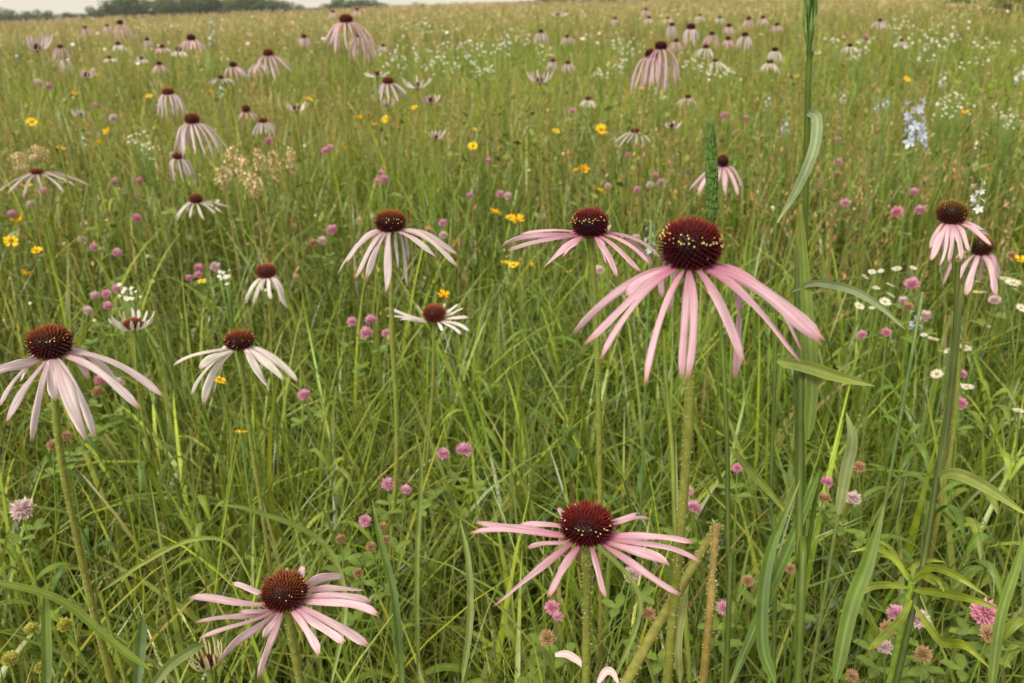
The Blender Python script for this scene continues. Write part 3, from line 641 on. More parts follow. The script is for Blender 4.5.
r = grass_plant([(777, 300), (774, 400), (771, 500), (773, 683)], .55, 4, 'slim bare grass stalk left of the tallest stalk', col=lin((88, 122, 50)))
r = grass_plant([(664, 330), (666, 380), (672, 450), (677, 560), (690, 683)], .75, 5, 'slim green stalk behind the stem of the largest coneflower', col=G2)
leaves = [([(835, 683), (850, 610), (868, 560), (884, 505)], .46, 17, lin((104, 142, 58)), 'broad smooth leaf rising at the bottom right edge'),
 ([(838, 515), (846, 470), (852, 440), (846, 412)], .60, 13, lin((138, 168, 110)), 'pale upright leaf with a blunt bent tip beside the tallest stalk'),
 ([(775, 683), (762, 640), (768, 560), (800, 480)], .48, 14, lin((92, 132, 50)), 'leaning leaf crossing the base of the tallest stalk'),
 ([(150, 670), (110, 640), (60, 600), (0, 583), (-30, 582)], .60, 8, lin((122, 158, 62)), 'long leaf arching flat over the bottom left corner'),
 ([(47, 690), (46, 640), (45, 580)], .62, 10, lin((104, 140, 56)), 'flat upright blade between the round yellow buds'),
 ([(100, 592), (140, 565), (190, 540), (230, 545), (260, 600)], .66, 5, lin((142, 172, 88)), 'thin blade curving like a bow in the lower left'),
 ([(150, 690), (170, 665), (195, 648), (205, 645)], .58, 11, lin((120, 152, 90)), 'blunt grey green leaf beside the unopened bud'),
 ([(137, 690), (141, 640), (143, 613)], .64, 11, lin((92, 128, 72)), 'short dark upright leaf by the bottom edge'),
 ([(402, 690), (395, 600), (380, 540), (372, 500)], .62, 9, lin((92, 130, 50)), 'upright green blade right of the low starry coneflower'),
 ([(418, 683), (417, 560), (421, 470), (415, 430)], .66, 6, lin((112, 146, 60)), 'narrow upright blade beside the ragged white coneflower stem'),
 ([(462, 683), (470, 620), (468, 560), (460, 520)], .68, 8, lin((126, 156, 84)), 'pale blade left of the wide pink coneflower'),
 ([(680, 683), (678, 640), (684, 600), (688, 570)], .55, 10, lin((160, 184, 112)), 'pale leaf lit against the thick stem'),
 ([(820, 470), (790, 545), (750, 640), (725, 700)], .50, 12, lin((96, 136, 54)), 'long leaf slanting down left of the tallest stalk'),
 ([(330, 690), (345, 600), (320, 540), (250, 510), (215, 505)], .70, 7, lin((122, 154, 70)), 'arching blade behind the low starry coneflower'),
 ([(990, 700), (1000, 620), (1015, 570), (1030, 520)], .50, 10, lin((112, 148, 60)), 'broad leaf in the bottom right corner'),
 ([(610, 690), (640, 600), (590, 540), (530, 500)], .72, 6, lin((118, 150, 68)), 'thin arching blade behind the wide pink coneflower')]
for pts, d, wp, c, l in leaves:
    p = at(*pts[0], d); root = empty('grass_leaf', Vector((p.x, p.y, 0)), l, 'leaf', 'broad leaves standing out singly')
    P0 = np.array(p); blade(root, pts, d, wp, c, name='blade', base=.8)
    mb = MB(); tube(mb, spline([P0, (P0+np.array([P0[0], P0[1], 0]))/2, [P0[0], P0[1], 0]], 5), .0012, c*np.array([1.3, 1, .8])*.9, 6); part('stalk', mb, M_LEAF, root)
# leafy plant with arching strap leaves
ctr = (912, 580); d0 = .60
root = empty('leafy_plant', Vector((at(*ctr, d0).x, at(*ctr, d0).y, 0)), 'bright green plant with arching strap leaves at the bottom right', 'plant')
mb = MB(); c0 = np.array(at(*ctr, d0)); tube(mb, spline([c0, c0*[1, 1, .5], c0*[1, 1, 0]], 8), .002, lin((130, 160, 60)), 7); part('stem', mb, M_STEM, root)
for pts, dd, w in [([(912, 585), (930, 568), (955, 575), (990, 598)], .57, 8), ([(912, 590), (935, 592), (975, 600), (1005, 612)], .55, 8), ([(910, 583), (895, 560), (875, 548), (850, 552)], .62, 7), ([(910, 588), (885, 585), (865, 590), (840, 612)], .56, 8),
                    ([(912, 580), (915, 566), (930, 560), (945, 562)], .64, 6), ([(912, 600), (900, 620), (880, 640), (868, 650)], .54, 8), ([(914, 605), (940, 640), (965, 645), (990, 668)], .55, 9), ([(912, 578), (900, 565), (890, 548), (872, 538)], .66, 6), ([(912, 582), (925, 575), (938, 580), (944, 592)], .57, 6)]:
    blade(root, pts, [d0]+[d0*.6+dd*.4, dd, dd], w, lin((144, 176, 62)), tip=.05)
NEAR.append((912, 580, 'the strap-leaved plant'))
# leafy weeds with narrow alternate leaves
weeds = [(880, 640, .50), (965, 555, .52), (1003, 640, .50), (845, 585, .46), (700, 655, .44), (935, 500, .56), (520, 655, .44), (560, 440, .50), (395, 640, .44), (150, 460, .50), (330, 470, .48), (90, 560, .46), (20, 560, .48), (870, 400, .55), (990, 400, .56), (640, 470, .46), (210, 520, .46),
         (905, 440, .54), (1010, 480, .54), (60, 380, .55), (470, 380, .5), (300, 250, .58), (120, 200, .6), (850, 230, .62), (780, 270, .6), (540, 300, .52)]
lab = wordings([(w[0], w[1], 'leafy weed with narrow leaves') for w in weeds])
for k, ((x, y, h), l) in enumerate(zip(weeds, lab)):
    rs = np.random.default_rng(1500+k); p = at_h(x, y, h); foot = np.array([p.x+rs.uniform(-.04, .04), p.y+rs.uniform(-.03, .03), 0]); root = empty('leafy_weed', Vector(foot), l, 'weed', 'leafy weeds growing through the grass')
    pth = spline([np.array(p), np.array(p)*.5+foot*.5+rs.normal(0, .012, 3)*[1, 1, 0], foot], 24); mb = MB(); tube(mb, pth, np.linspace(.0010, .0022, 24), lin((112, 126, 52)), 6); part('stem', mb, M_STEM, root)
    base = lin([(134, 160, 52), (112, 140, 52), (150, 170, 60), (96, 126, 52)][k % 4])*.8
    for i in range(17):
        q = pth[min(23, int(i*.9))]; a = i*2.4+rs.normal(0, .3); d = np.array([math.cos(a), math.sin(a), 0]); L = (.030+.045*min(1, i/5))*rs.uniform(.8, 1.2); up = rs.uniform(.25, .55) if i > 2 else .9
        P = bez([q, q+d*L*.35+[0, 0, L*up], q+d*L*.8+[0, 0, L*up*.9], q+d*L*1.05+[0, 0, L*(up*.4-.35*min(1, i/5))]], 10); t = np.linspace(0, 1, 10)
        mb = MB(); ribbon(mb, P, np.sin(np.pi*np.clip(t*.93+.05, 0, 1))**.7*.0085*rs.uniform(.7, 1.3), np.cross(d, [0, 0, 1]), np.outer(1+.1*np.sin(t*5+i), base*rs.uniform(.8, 1.2)), fold=.35, cols=5, twist=rs.uniform(-.4, .4)); part('leaf', mb, M_LEAF, root)
# broken stalk: a brown stalk snapped over
root = empty('broken_stalk', Vector((at_y(705, 683, .5).x, .5, 0)), 'brownish green snapped plant stalk bent over into a sharp angle beside the thick stem', 'stalk')
dS = .52; rs = np.random.default_rng(3)
P = [np.array(at(717, 523, dS)), np.array(at(711, 590, dS)), np.array(at(703, 683, dS))]; P.append(np.array([P[-1][0], P[-1][1], 0]))
part('stalk', stem_mb(spline(P, 24), .0023, .0027, rs, 300, (lin((140, 120, 64)), lin((126, 112, 56)))), M_STEM, root)
P = [np.array(at(717, 526, dS+.004)), np.array(at(690, 572, dS+.01)), np.array(at(655, 630, dS)), np.array(at(622, 690, dS-.02))]
part('bent_end', stem_mb(spline(P, 20), .0026, .0034, rs, 240, (lin((122, 122, 54)), lin((128, 126, 58)))), M_STEM, root)
# loose petals fallen into the grass
for k, (pts, l) in enumerate([([(555, 655), (566, 654), (577, 660), (583, 667)], 'fallen pale petal resting on grass under the wide pink coneflower'), ([(598, 683), (605, 672), (612, 672), (618, 683)], 'fallen curled pink petal at the bottom edge')]):
    P = leafpath(pts, .52); c = np.array(P[9]); o = MB(); ribbon(o, P, np.sin(np.linspace(.5, 2.8, 18))*.0045, np.cross(np.gradient(P, axis=0), P-np.array(CAM)), lin((238, 206, 206)), fold=.3, cols=5)
    ob = link('fallen_petal', o.mesh('fallen_petal', M_PETAL, True, c), None, Vector(c)); tag(ob, l, 'petal')

# ------------------------------------------------------------------ terrain
def ground_z(x, y):
    r = np.hypot(x, y)
    und = 0.03*np.sin(x*.9+1)*np.sin(y*.7) * np.clip(r/6, 0, 1)
    return und - 3.0*np.clip((r-75)/75, 0, 1)**1.5 - .014*np.clip(-x-4, 0, 60)*np.clip((r-8)/20, 0, 1)
nr, na = 70, 96
rr = np.concatenate([[0.0], np.geomspace(.3, 900, nr)]); V = []; 
for r_ in rr:
    for k in range(na):
        a = 2*math.pi*k/na; V.append((r_*math.cos(a), r_*math.sin(a), 0))
V = np.array(V); V[:, 2] = ground_z(V[:, 0], V[:, 1])
Fc = [(i*na+k, (i+1)*na+k, (i+1)*na+(k+1) % na, i*na+(k+1) % na) for i in range(len(rr)-1) for k in range(na)]
me = bpy.data.meshes.new('ground'); me.from_pydata(V.tolist(), [], Fc); me.polygons.foreach_set('use_smooth', [True]*len(me.polygons))
m = bpy.data.materials.new('soil'); m.use_nodes = True; nt = m.node_tree; b = nt.nodes['Principled BSDF']; b.inputs['Roughness'].default_value = .95; b.inputs['Specular IOR Level'].default_value = .1
tc = nt.nodes.new('ShaderNodeTexCoord'); n1 = nt.nodes.new('ShaderNodeTexNoise'); n1.inputs['Scale'].default_value = 14; n1.inputs['Detail'].default_value = 8
rp = nt.nodes.new('ShaderNodeValToRGB'); rp.color_ramp.elements[0].position = .3; rp.color_ramp.elements[0].color = (.007, .006, .004, 1); rp.color_ramp.elements[1].position = .7; rp.color_ramp.elements[1].color = (.028, .03, .012, 1)
nt.links.new(tc.outputs['Object'], n1.inputs['Vector']); nt.links.new(n1.outputs['Fac'], rp.inputs[0]); nt.links.new(rp.outputs[0], b.inputs['Base Color'])
me.materials.append(m); tag(link('ground', me), kind='structure')

# ------------------------------------------------------------------ the grass
def patch(x, y, s, ph=0.0):
    return (np.sin(x*s+1.3+ph)+np.sin(y*s*1.1+2.1*ph)+np.sin((x+y)*s*.7+.5+ph)+np.sin((x*1.7-y*1.3)*s+4+ph)+np.sin((x*2.9+y*2.3)*s*1.3+ph))/5
def scatter(n, r0, r1, p, half=0.95):
    """radii with areal density ~ r^-p inside a sector ahead of the camera"""
    u = rng.random(n); q = 2-p
    r = (r0**q + u*(r1**q-r0**q))**(1/q); a = rng.uniform(-half, half, n)
    return r*np.sin(a), r*np.cos(a)-0.05, r
def blades(name, label, x, y, L, w, az, a0, a1, segs, col, mat, across=2, z0=None, kind='stuff', prof=2.0, wtop=None):
    """many blades as one mesh: length L, width w, leaning to azimuth az, angle from vertical a0 at the foot growing to a0+a1"""
    n = len(x); k = segs+1; t = np.linspace(0, 1, k)
    tm = (t[:-1]+t[1:])/2; ang = a0[:, None] + a1[:, None]*tm[None, :]**1.6
    ds = L[:, None]/segs
    hz = np.concatenate([np.zeros((n, 1)), np.cumsum(np.sin(ang)*ds, 1)], 1); vz = np.concatenate([np.zeros((n, 1)), np.cumsum(np.cos(ang)*ds, 1)], 1)
    z0 = ground_z(x, y) if z0 is None else z0
    yaw = rng.normal(0, .5, n)
    cx, sx = np.cos(az), np.sin(az)
    P = np.stack([x[:, None]+hz*cx[:, None], y[:, None]+hz*sx[:, None], z0[:, None]+vz], -1)
    wv = np.stack([-np.sin(az+yaw), np.cos(az+yaw), rng.normal(0, .15, n)], -1)
    prf = np.clip((.55+.45*np.minimum(1, t/.25))*(1-t**prof)+.03, 0, 1)
    hw = (w[:, None]*prf[None, :]/2)
    nrm = np.stack([np.cos(az)*.8, np.sin(az)*.8, np.full(n, .3)], -1)
    if across == 2: offs = [-1, 1]
    else: offs = [-1, 0, 1]
    rows = []
    for o in offs:
        q = P + wv[:, None, :]*(hw*o)[..., None]
        if across == 3 and o != 0: q = q + nrm[:, None, :]*(hw*.35)[..., None]
        rows.append(q)
    A = np.stack(rows, 2)                                   # n,k,across,3
    ac = across; nv = n*k*ac
    base = (np.arange(n)*k*ac)[:, None, None]; i = np.arange(segs)[None, :, None]*ac; j = np.arange(ac-1)[None, None, :]
    b0 = base+i+j; Q = np.stack([b0, b0+1, b0+ac+1, b0+ac], -1).reshape(-1, 4)
    C = np.repeat(col, k*ac, axis=0)
    tt = np.tile(np.repeat(t, ac), n)[:, None]
    C = C*(1-.12*tt) + .12*tt*lin((170, 160, 80)) 
    bulk(name, label, A.reshape(-1, 3), Q, C, mat, kind)
def bulk(name, label, V, Q, C, mat, kind='stuff'):
    me = bpy.data.meshes.new(name); nv = len(V); nf = len(Q); s = Q.shape[1]
    me.vertices.add(nv); me.vertices.foreach_set('co', V.astype(np.float32).ravel())
    me.loops.add(nf*s); me.loops.foreach_set('vertex_index', Q.astype(np.int32).ravel())
    me.polygons.add(nf); me.polygons.foreach_set('loop_start', (np.arange(nf)*s).astype(np.int32))
    me.polygons.foreach_set('use_smooth', np.ones(nf, bool))
    me.update(calc_edges=True)
    A = me.color_attributes.new('Col', 'FLOAT_COLOR', 'POINT'); A.data.foreach_set('color', np.column_stack([C, np.ones(nv)]).astype(np.float32).ravel())
    me.materials.append(mat); o = link(name, me); tag(o, label, name.replace('_', ' '), None, kind); return o

PAL = np.array([lin(c) for c in [(116, 142, 38), (138, 160, 44), (98, 126, 38), (158, 174, 54), (130, 150, 60), (176, 186, 72), (108, 130, 46), (146, 160, 84)]])*.74*np.array([1.06, 1.03, .72])
TAN = np.array([lin(c) for c in [(206, 184, 116), (190, 166, 104), (216, 190, 130), (176, 150, 92)]])*.84
def colours(n, x, y, r, tanbase=.04, tanfar=.24):
    g = PAL[rng.integers(0, len(PAL), n)]*rng.uniform(.75, 1.25, n)[:, None]
    pt = patch(x, y, .55, 2.0); g = g*(1+.36*patch(x, y, 1.3)[:, None]+.2*patch(x, y, 4.1, 1)[:, None]) 
    g[:, 0] *= 1+.25*pt
    p = np.clip(tanbase + tanfar*np.clip((r-5)/25, 0, 1) + .22*pt*np.clip(r/4, 0, 1) + .3*np.clip((r-7)/12, 0, 1)*np.clip(-2*x/(r+1)-.2, 0, 1), .01, .85)
    k = rng.random(n) < p
    g[k] = TAN[rng.integers(0, len(TAN), k.sum())]*rng.uniform(.7, 1.15, k.sum())[:, None]
    return g

def tufts(x, y, frac, per, sd):
    """gather part of the blades into tufts that lean outward; returns x, y, azimuth"""
    n = len(x); az = rng.uniform(0, 6.28, n); m = int(n*frac); k = max(1, m//per); c = rng.integers(0, n, k); i = rng.choice(n, m, False); j = rng.integers(0, k, m)
    sg = sd*rng.uniform(.5, 1.5, k)[j]*(1+.12*np.hypot(x[c][j], y[c][j])); ox = rng.normal(0, 1, m)*sg; oy = rng.normal(0, 1, m)*sg
    X = x.copy(); Y = y.copy(); X[i] = x[c][j]+ox; Y[i] = y[c][j]+oy; az[i] = np.arctan2(oy, ox)+rng.normal(0, .4, m)
    shade = np.ones((n, 3)); tc_ = rng.uniform(.72, 1.35, (k, 1))*np.array([1, 1, 1])+rng.normal(0, .07, (k, 3)); shade[i] = tc_[j]
    return X, Y, az, shade
# fine blades, close
n = 40000; x, y, r = scatter(n, .12, 3.2, 1.05); x, y, az, sh = tufts(x, y, .55, 26, .022)
L = rng.uniform(.22, .62, n)*(1+.15*patch(x, y, 5)); L = np.where(r < .35, L*.8, L)
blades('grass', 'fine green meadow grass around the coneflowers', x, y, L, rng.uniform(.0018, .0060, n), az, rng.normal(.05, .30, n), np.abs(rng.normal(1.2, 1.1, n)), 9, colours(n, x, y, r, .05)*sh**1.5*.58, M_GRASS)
# broader blades, close
n = 21000; x, y, r = scatter(n, .2, 3.6, 1.0); x, y, az, sh = tufts(x, y, .6, 9, .015)
L = rng.uniform(.26, .66, n)
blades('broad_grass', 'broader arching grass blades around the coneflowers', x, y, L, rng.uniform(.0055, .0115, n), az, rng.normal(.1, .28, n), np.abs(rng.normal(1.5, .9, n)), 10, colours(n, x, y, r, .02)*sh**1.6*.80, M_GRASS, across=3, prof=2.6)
n = 1500; x, y, r = scatter(n, .3, 2.2, .8)
blades('wide_blades', 'wide green leaf blades mixed into the near grass', x, y, rng.uniform(.3, .6, n), rng.uniform(.010, .016, n), rng.uniform(0, 6.28, n), rng.normal(.1, .25, n), np.abs(rng.normal(.8, .7, n)), 12, colours(n, x, y, r, .01)*.85, M_LEAF, across=3, prof=2.2)
# mid and far
n = 150000; x, y, r = scatter(n, 2.6, 14, 1.25, .80); x, y, az, sh = tufts(x, y, .7, 32, .03)
L = rng.uniform(.25, .66, n)*(1+.12*patch(x, y, 2))
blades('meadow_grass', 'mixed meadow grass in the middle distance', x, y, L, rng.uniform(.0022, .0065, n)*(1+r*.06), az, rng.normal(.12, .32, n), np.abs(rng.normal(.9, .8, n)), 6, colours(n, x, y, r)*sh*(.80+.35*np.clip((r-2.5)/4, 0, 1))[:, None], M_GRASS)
n = 170000; x, y, r = scatter(n, 12, 115, 1.45, .78)
L = rng.uniform(.35, .72, n)
blades('far_grass', 'tan and green grass of the far field', x, y, L, rng.uniform(.006, .012, n)*(1+r*.035), rng.uniform(0, 6.28, n), rng.normal(0, .25, n), np.abs(rng.normal(.6, .5, n)), 3, colours(n, x, y, r, .05, .36)*(1+.35*patch(x, y, .22, 4))[:, None], M_GRASS)

# low leafy undergrowth: many small leaves on the soil and between blades
def leaflets(name, label, n, r0, r1, p, zr, size, pal, mat, half=.95):
    x, y, r = scatter(n, r0, r1, p, half); z = ground_z(x, y)+rng.uniform(zr[0], zr[1], n)*(1+.3*patch(x, y, 3))
    a = rng.uniform(0, 6.28, n); el = rng.normal(.1, .45, n); s = rng.uniform(size[0], size[1], n)
    d = np.stack([np.cos(a)*np.cos(el), np.sin(a)*np.cos(el), np.sin(el)], -1); u = np.stack([-np.sin(a), np.cos(a), rng.normal(0, .3, n)], -1)
    up = np.cross(d, u); P = np.stack([x, y, z], -1); wd = rng.uniform(.16, .34, n)
    st = [P, P+d*(s*.4)[:, None]-u*(s*wd)[:, None], P+d*(s*.45)[:, None]-up*(s*.08)[:, None], P+d*(s*.4)[:, None]+u*(s*wd)[:, None], P+d*s[:, None]-[0, 0, .002]]
    V = np.stack(st, 1); b = np.arange(n)[:, None]*5
    Q = np.concatenate([b+[0, 2, 1, 1], b+[0, 3, 2, 2], b+[1, 2, 4, 4], b+[2, 3, 4, 4]]); T = Q[:, :3]
    C = pal[rng.integers(0, len(pal), n)]*rng.uniform(.7, 1.25, n)[:, None]; C = np.repeat(C, 5, 0)
    bulk(name, label, V.reshape(-1, 3), T, C, mat)
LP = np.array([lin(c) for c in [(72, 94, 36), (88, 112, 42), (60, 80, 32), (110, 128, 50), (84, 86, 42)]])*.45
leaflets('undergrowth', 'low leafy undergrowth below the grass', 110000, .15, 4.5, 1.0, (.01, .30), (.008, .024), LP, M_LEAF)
LP2 = np.array([lin(c) for c in [(122, 146, 56), (140, 160, 62), (104, 130, 54), (158, 166, 84), (118, 132, 74)]])*.75
leaflets('field_foliage', 'small leaves of meadow plants in the middle distance', 80000, 2.2, 30, 1.3, (.1, .58), (.014, .04), LP2, M_LEAF, .8)

# seed-bearing thin stems: red-brown and straw panicles
def seedheads(name, label, n, r0, r1, p, hr, mask, pal, per=9, size=.006, spread=.02, hl=.10, half=.8):
    x, y, r = scatter(n, r0, r1, p, half); k = mask(x, y, r); x, y, r = x[k], y[k], r[k]; n = len(x)
    h = rng.uniform(hr[0], hr[1], n); az = rng.uniform(0, 6.28, n); lean = rng.uniform(.02, .12, n); z0 = ground_z(x, y)
    col = pal[rng.integers(0, len(pal), n)]*rng.uniform(.75, 1.2, n)[:, None]
    tx = x+np.cos(az)*lean; ty = y+np.sin(az)*lean; w = .0007*(1+r*.25)
    wv = np.stack([np.ones(n), np.zeros(n), np.zeros(n)], -1)*w[:, None]
    B = np.stack([x, y, z0], -1); M_ = np.stack([x+(tx-x)*.35, y+(ty-y)*.35, z0+h*.6], -1); T = np.stack([tx, ty, z0+h], -1)
    V1 = np.stack([B-wv, B+wv, M_-wv, M_+wv, T-wv*.6, T+wv*.6], 1).reshape(-1, 3); b = np.arange(n)[:, None]*6
    Q1 = np.concatenate([b+[0, 1, 3, 2], b+[2, 3, 5, 4]]); C1 = np.repeat(col*.35+.65*lin((128, 140, 66)), 6, 0)
    m = n*per; idx = np.repeat(np.arange(n), per); t = rng.random(m)
    c = T[idx]-np.stack([np.zeros(m), np.zeros(m), t*hl], -1); sp = spread*(.25+t)
    c = c+np.stack([rng.normal(0, 1, m)*sp*.5, rng.normal(0, 1, m)*sp*.5, rng.normal(0, .006, m)], -1)
    s = size*rng.uniform(.6, 1.4, m)*(1+r[idx]*.07); a = rng.uniform(0, 6.28, m)
    u = np.stack([np.cos(a), np.sin(a), np.zeros(m)], -1)*(s*.28)[:, None]; up = np.stack([rng.normal(0, .3, m), rng.normal(0, .3, m), np.ones(m)], -1)*s[:, None]
    V2 = np.stack([c-up*.6, c+u, c+up*.6, c-u], 1).reshape(-1, 3); b2 = len(V1)+np.arange(m)[:, None]*4; Q2 = b2+[0, 1, 2, 3]
    C2 = np.repeat(col[idx]*rng.uniform(.85, 1.2, m)[:, None], 4, 0)
    bulk(name, label, np.concatenate([V1, V2]), np.concatenate([Q1, Q2]), np.concatenate([C1, C2]), M_GRASS)
RED = np.array([lin(c) for c in [(172, 124, 84), (190, 148, 104), (160, 108, 76), (200, 168, 116)]])
STRAW = np.array([lin(c) for c in [(224, 202, 142), (206, 188, 124), (200, 166, 112), (214, 178, 134), (178, 172, 100)]])
seedheads('seed_grass', 'straw and reddish seed heads of the far field', 26000, 7, 100, 1.45, (.6, .85), lambda x, y, r: rng.random(len(x)) < np.clip(.5+1.1*patch(x, y, .25, 1), .05, 1)*np.clip((r-5)/14, .15, 1), STRAW, per=7, size=.012, spread=.05, hl=.14)
seedheads('red_grass', 'reddish brown seed heads in patches of the meadow', 6500, 1.6, 12, 1.2, (.5, .72), lambda x, y, r: rng.random(len(x)) < np.clip(.12+1.3*patch(x, y, .9, 5), .03, 1), RED, per=8, size=.008, spread=.016, hl=.13)
# far specks of flowers nobody could count
def specks(name, label, n, r0, r1, p, hr, pal, s0, mask):
    x, y, r = scatter(n, r0, r1, p, .78); k = mask(x, y, r); x, y, r = x[k], y[k], r[k]; n = len(x); z = ground_z(x, y)+rng.uniform(hr[0], hr[1], n)
    s = s0*rng.uniform(.5, 1.5, n)*(1+r*.03); c = np.stack([x, y, z], -1); Xv = np.array([1., 0, 0]); Yv = np.array([0, 1., .3]); Z = np.array([0, 0, 1.])
    V = np.stack([c-Xv*s[:, None], c-Yv*s[:, None]-Z*(s*.4)[:, None], c+Xv*s[:, None], c+Yv*s[:, None]-Z*(s*.4)[:, None], c+Z*(s*.5)[:, None]], 1).reshape(-1, 3); b = np.arange(n)[:, None]*5
    Q = np.concatenate([b+[0, 1, 4], b+[1, 2, 4], b+[2, 3, 4], b+[3, 0, 4]]); C = np.repeat(pal[rng.integers(0, len(pal), n)], 5, 0); bulk(name, label, V, Q, C, M_HEAD)
FLP = np.array([lin(c) for c in [(232, 214, 214), (226, 190, 200), (236, 232, 220), (220, 178, 190)]])
specks('distant_blossom', 'pale flower specks scattered through the distant field', 2600, 6, 90, 1.3, (.55, .85), FLP, .011, lambda x, y, r: rng.random(len(x)) < np.clip(.45+1.0*patch(x, y, .35, 3), .06, 1))
specks('small_blossom', 'tiny white and straw coloured blossoms low in the meadow', 900, 1.4, 8, 1.2, (.4, .62), np.array([lin((226, 220, 196)), lin((214, 190, 180)), lin((196, 150, 120))]), .0035, lambda x, y, r: rng.random(len(x)) < np.clip(.5+1.0*patch(x, y, 1.1, 3), .1, 1))

# beige fluffy plumes at the upper left
def plume(x, y, wpx, hpx, label, k):
    rs = np.random.default_rng(900+k); p = at_h(x, y, .72); d = (p-CAM).length; top = np.array(at(x, y-hpx/2, d)); foot = np.array([p.x, p.y, 0]); S = wpx/F*d
    root = empty('plume_plant', Vector(foot), label, 'plume', 'beige fluffy plumes'); mb = MB(); tube(mb, spline([top, (top+foot)/2, foot], 7), .0016, lin((150, 140, 84)), 5); part('stem', mb, M_STEM, root)
    mb = MB(); L = hpx/F*d
    for i in range(260):
        t = rs.random(); a = round(rs.random()*7)/7*6.28+t*5; rr_ = S*.75*rs.random()**.7*math.sin(math.pi*(.1+.8*t)); c = top-[0, 0, t*L]; c = c+[math.cos(a)*rr_, math.sin(a)*rr_, 0]; s = .0038*rs.uniform(.5, 1.6)
        dv = unit(rs.standard_normal(3)); e = unit(np.cross(dv, [0, .3, 1])); mb.add([c-dv*s, c+e*s*.5, c+dv*s, c-e*s*.5], [(0, 1, 2, 3)], lin((232, 212, 168))*rs.uniform(.8, 1.15))
    part('plume', mb, M_HEAD, root, False)
for k, (x, y, w, h) in enumerate([(231, 160, 13, 26), (243, 172, 12, 30), (222, 178, 12, 22), (252, 185, 12, 24), (272, 165, 9, 28), (258, 160, 10, 22), (18, 160, 14, 14), (36, 152, 12, 12), (290, 160, 8, 24)]):
    plume(x, y, w, h, ['tallest beige plume right of the small pale coneflower', 'beige plume leaning beside the tallest plume', 'beige plume lowest left of its group', 'beige plume lowest right of its group', 'slim beige plume standing apart on the right', 'beige plume topmost behind the group', 'low beige tuft at the left edge', 'low beige tuft beside the one at the left edge', 'slimmest beige plume farthest right'][k], k)

# ------------------------------------------------------------------ far trees
def crown_mesh(seed, w, h, n=2600, base=None):
    rs = np.random.default_rng(seed); cl = []
    for _ in range(16):
        a = rs.uniform(0, 6.28); rr_ = rs.uniform(0, .42)*w; z = rs.uniform(.18, .88)*h; cl.append((math.cos(a)*rr_, math.sin(a)*rr_, z, rs.uniform(.14, .26)*w))
    V = []; C = []
    idx = rs.integers(0, len(cl), n); tone = rs.uniform(.7, 1.35, len(cl)); V = np.zeros((n, 4, 3)); C = np.zeros((n, 4, 3))
    for i in range(n):
        cx_, cy_, cz_, cr_ = cl[idx[i]]; d = unit(rs.standard_normal(3)); c = np.array([cx_, cy_, cz_])+d*cr_*rs.uniform(.55, 1.1)*[1, 1, .8]; s = rs.uniform(.10, .24)
        u = unit(rs.standard_normal(3)); v = unit(np.cross(u, d)); V[i] = [c-u*s, c-v*s*.6, c+u*s, c+v*s*.6]; C[i] = (base if base is not None else lin((82, 98, 52)))*tone[idx[i]]*rs.uniform(.75, 1.25)
    me = bpy.data.meshes.new('crown'); me.from_pydata(V.reshape(-1, 3).tolist(), [], [(4*i, 4*i+1, 4*i+2, 4*i+3) for i in range(n)])
    A = me.color_attributes.new('Col', 'FLOAT_COLOR', 'POINT'); A.data.foreach_set('color', np.column_stack([C.reshape(-1, 3), np.ones(n*4)]).ravel()); me.materials.append(M_CROWN); return me
def trunk_mesh(seed, h):
    mb = MB(); rs = np.random.default_rng(seed); tube(mb, spline([[0, 0, -.3], [.1, 0, h*.4], [0, .1, h*.8]], 8), np.linspace(.28, .08, 8), (.06, .05, .03), 8)
    for k in range(5):
        a = rs.uniform(0, 6.28); z = h*rs.uniform(.2, .5); tube(mb, spline([[0, 0, z], [math.cos(a)*.8, math.sin(a)*.8, z+.9], [math.cos(a)*1.7, math.sin(a)*1.7, z+1.5]], 5), np.linspace(.1, .03, 5), (.06, .05, .03), 6)
    return mb.mesh('trunk', M_BARK)
CM = [crown_mesh(s, 5.6, 6.2) for s in range(4)]; TM = [trunk_mesh(s, 6) for s in range(4)]
trees = [(6, 13, 26, 200), (28, 12, 14, 200), (45, 13, 12, 200), (68, 14, 12, 200), (90, 14, 16, 175), (100, 9, 18, 170), (112, 4, 24, 165), (128, 0, 28, 160), (146, -1, 28, 160), (166, -3, 28, 160), (186, -2, 28, 165), (206, -3, 28, 160), (226, -3, 28, 165), (246, -2, 28, 160),
         (264, 0, 24, 165), (280, 3, 22, 160), (292, 8, 18, 170), (306, 11, 16, 180), (320, 10, 14, 190), (334, 4, 20, 170), (350, 0, 24, 165), (366, 1, 24, 165), (380, 5, 18, 170), (396, 9, 14, 200), (414, 6, 16, 200), (440, 8, 10, 210), (500, 6, 12, 210), (528, 2, 16, 190)]
xx = 548
while xx < 1060: trees.append((xx, -4+random.uniform(-2, 2)-(xx-548)*.008, 26, 165+random.uniform(-6, 6))); xx += random.uniform(17, 24)
lt = []
for k, (px, py, wpx, dist) in enumerate(trees):
    D = ray(px, py); p = CAM+D*(dist/D.y); hz = ground_z(np.array([p.x]), np.array([p.y]))[0]; hh = (p.z-hz)*1.22; ww = wpx*1.35/F*dist
    root = empty('tree', Vector((p.x, p.y, hz)), 'x', 'tree', 'distant trees along the skyline'); lt.append((root, px, py))
    c = link('crown', CM[k % 4], root); c.scale = (ww/5.6, ww/5.6, hh/6.2); c.rotation_euler.z = random.uniform(0, 6.28)
    t = link('trunk', TM[k % 4], root); t.scale = (1, 1, hh/6.2*.9)
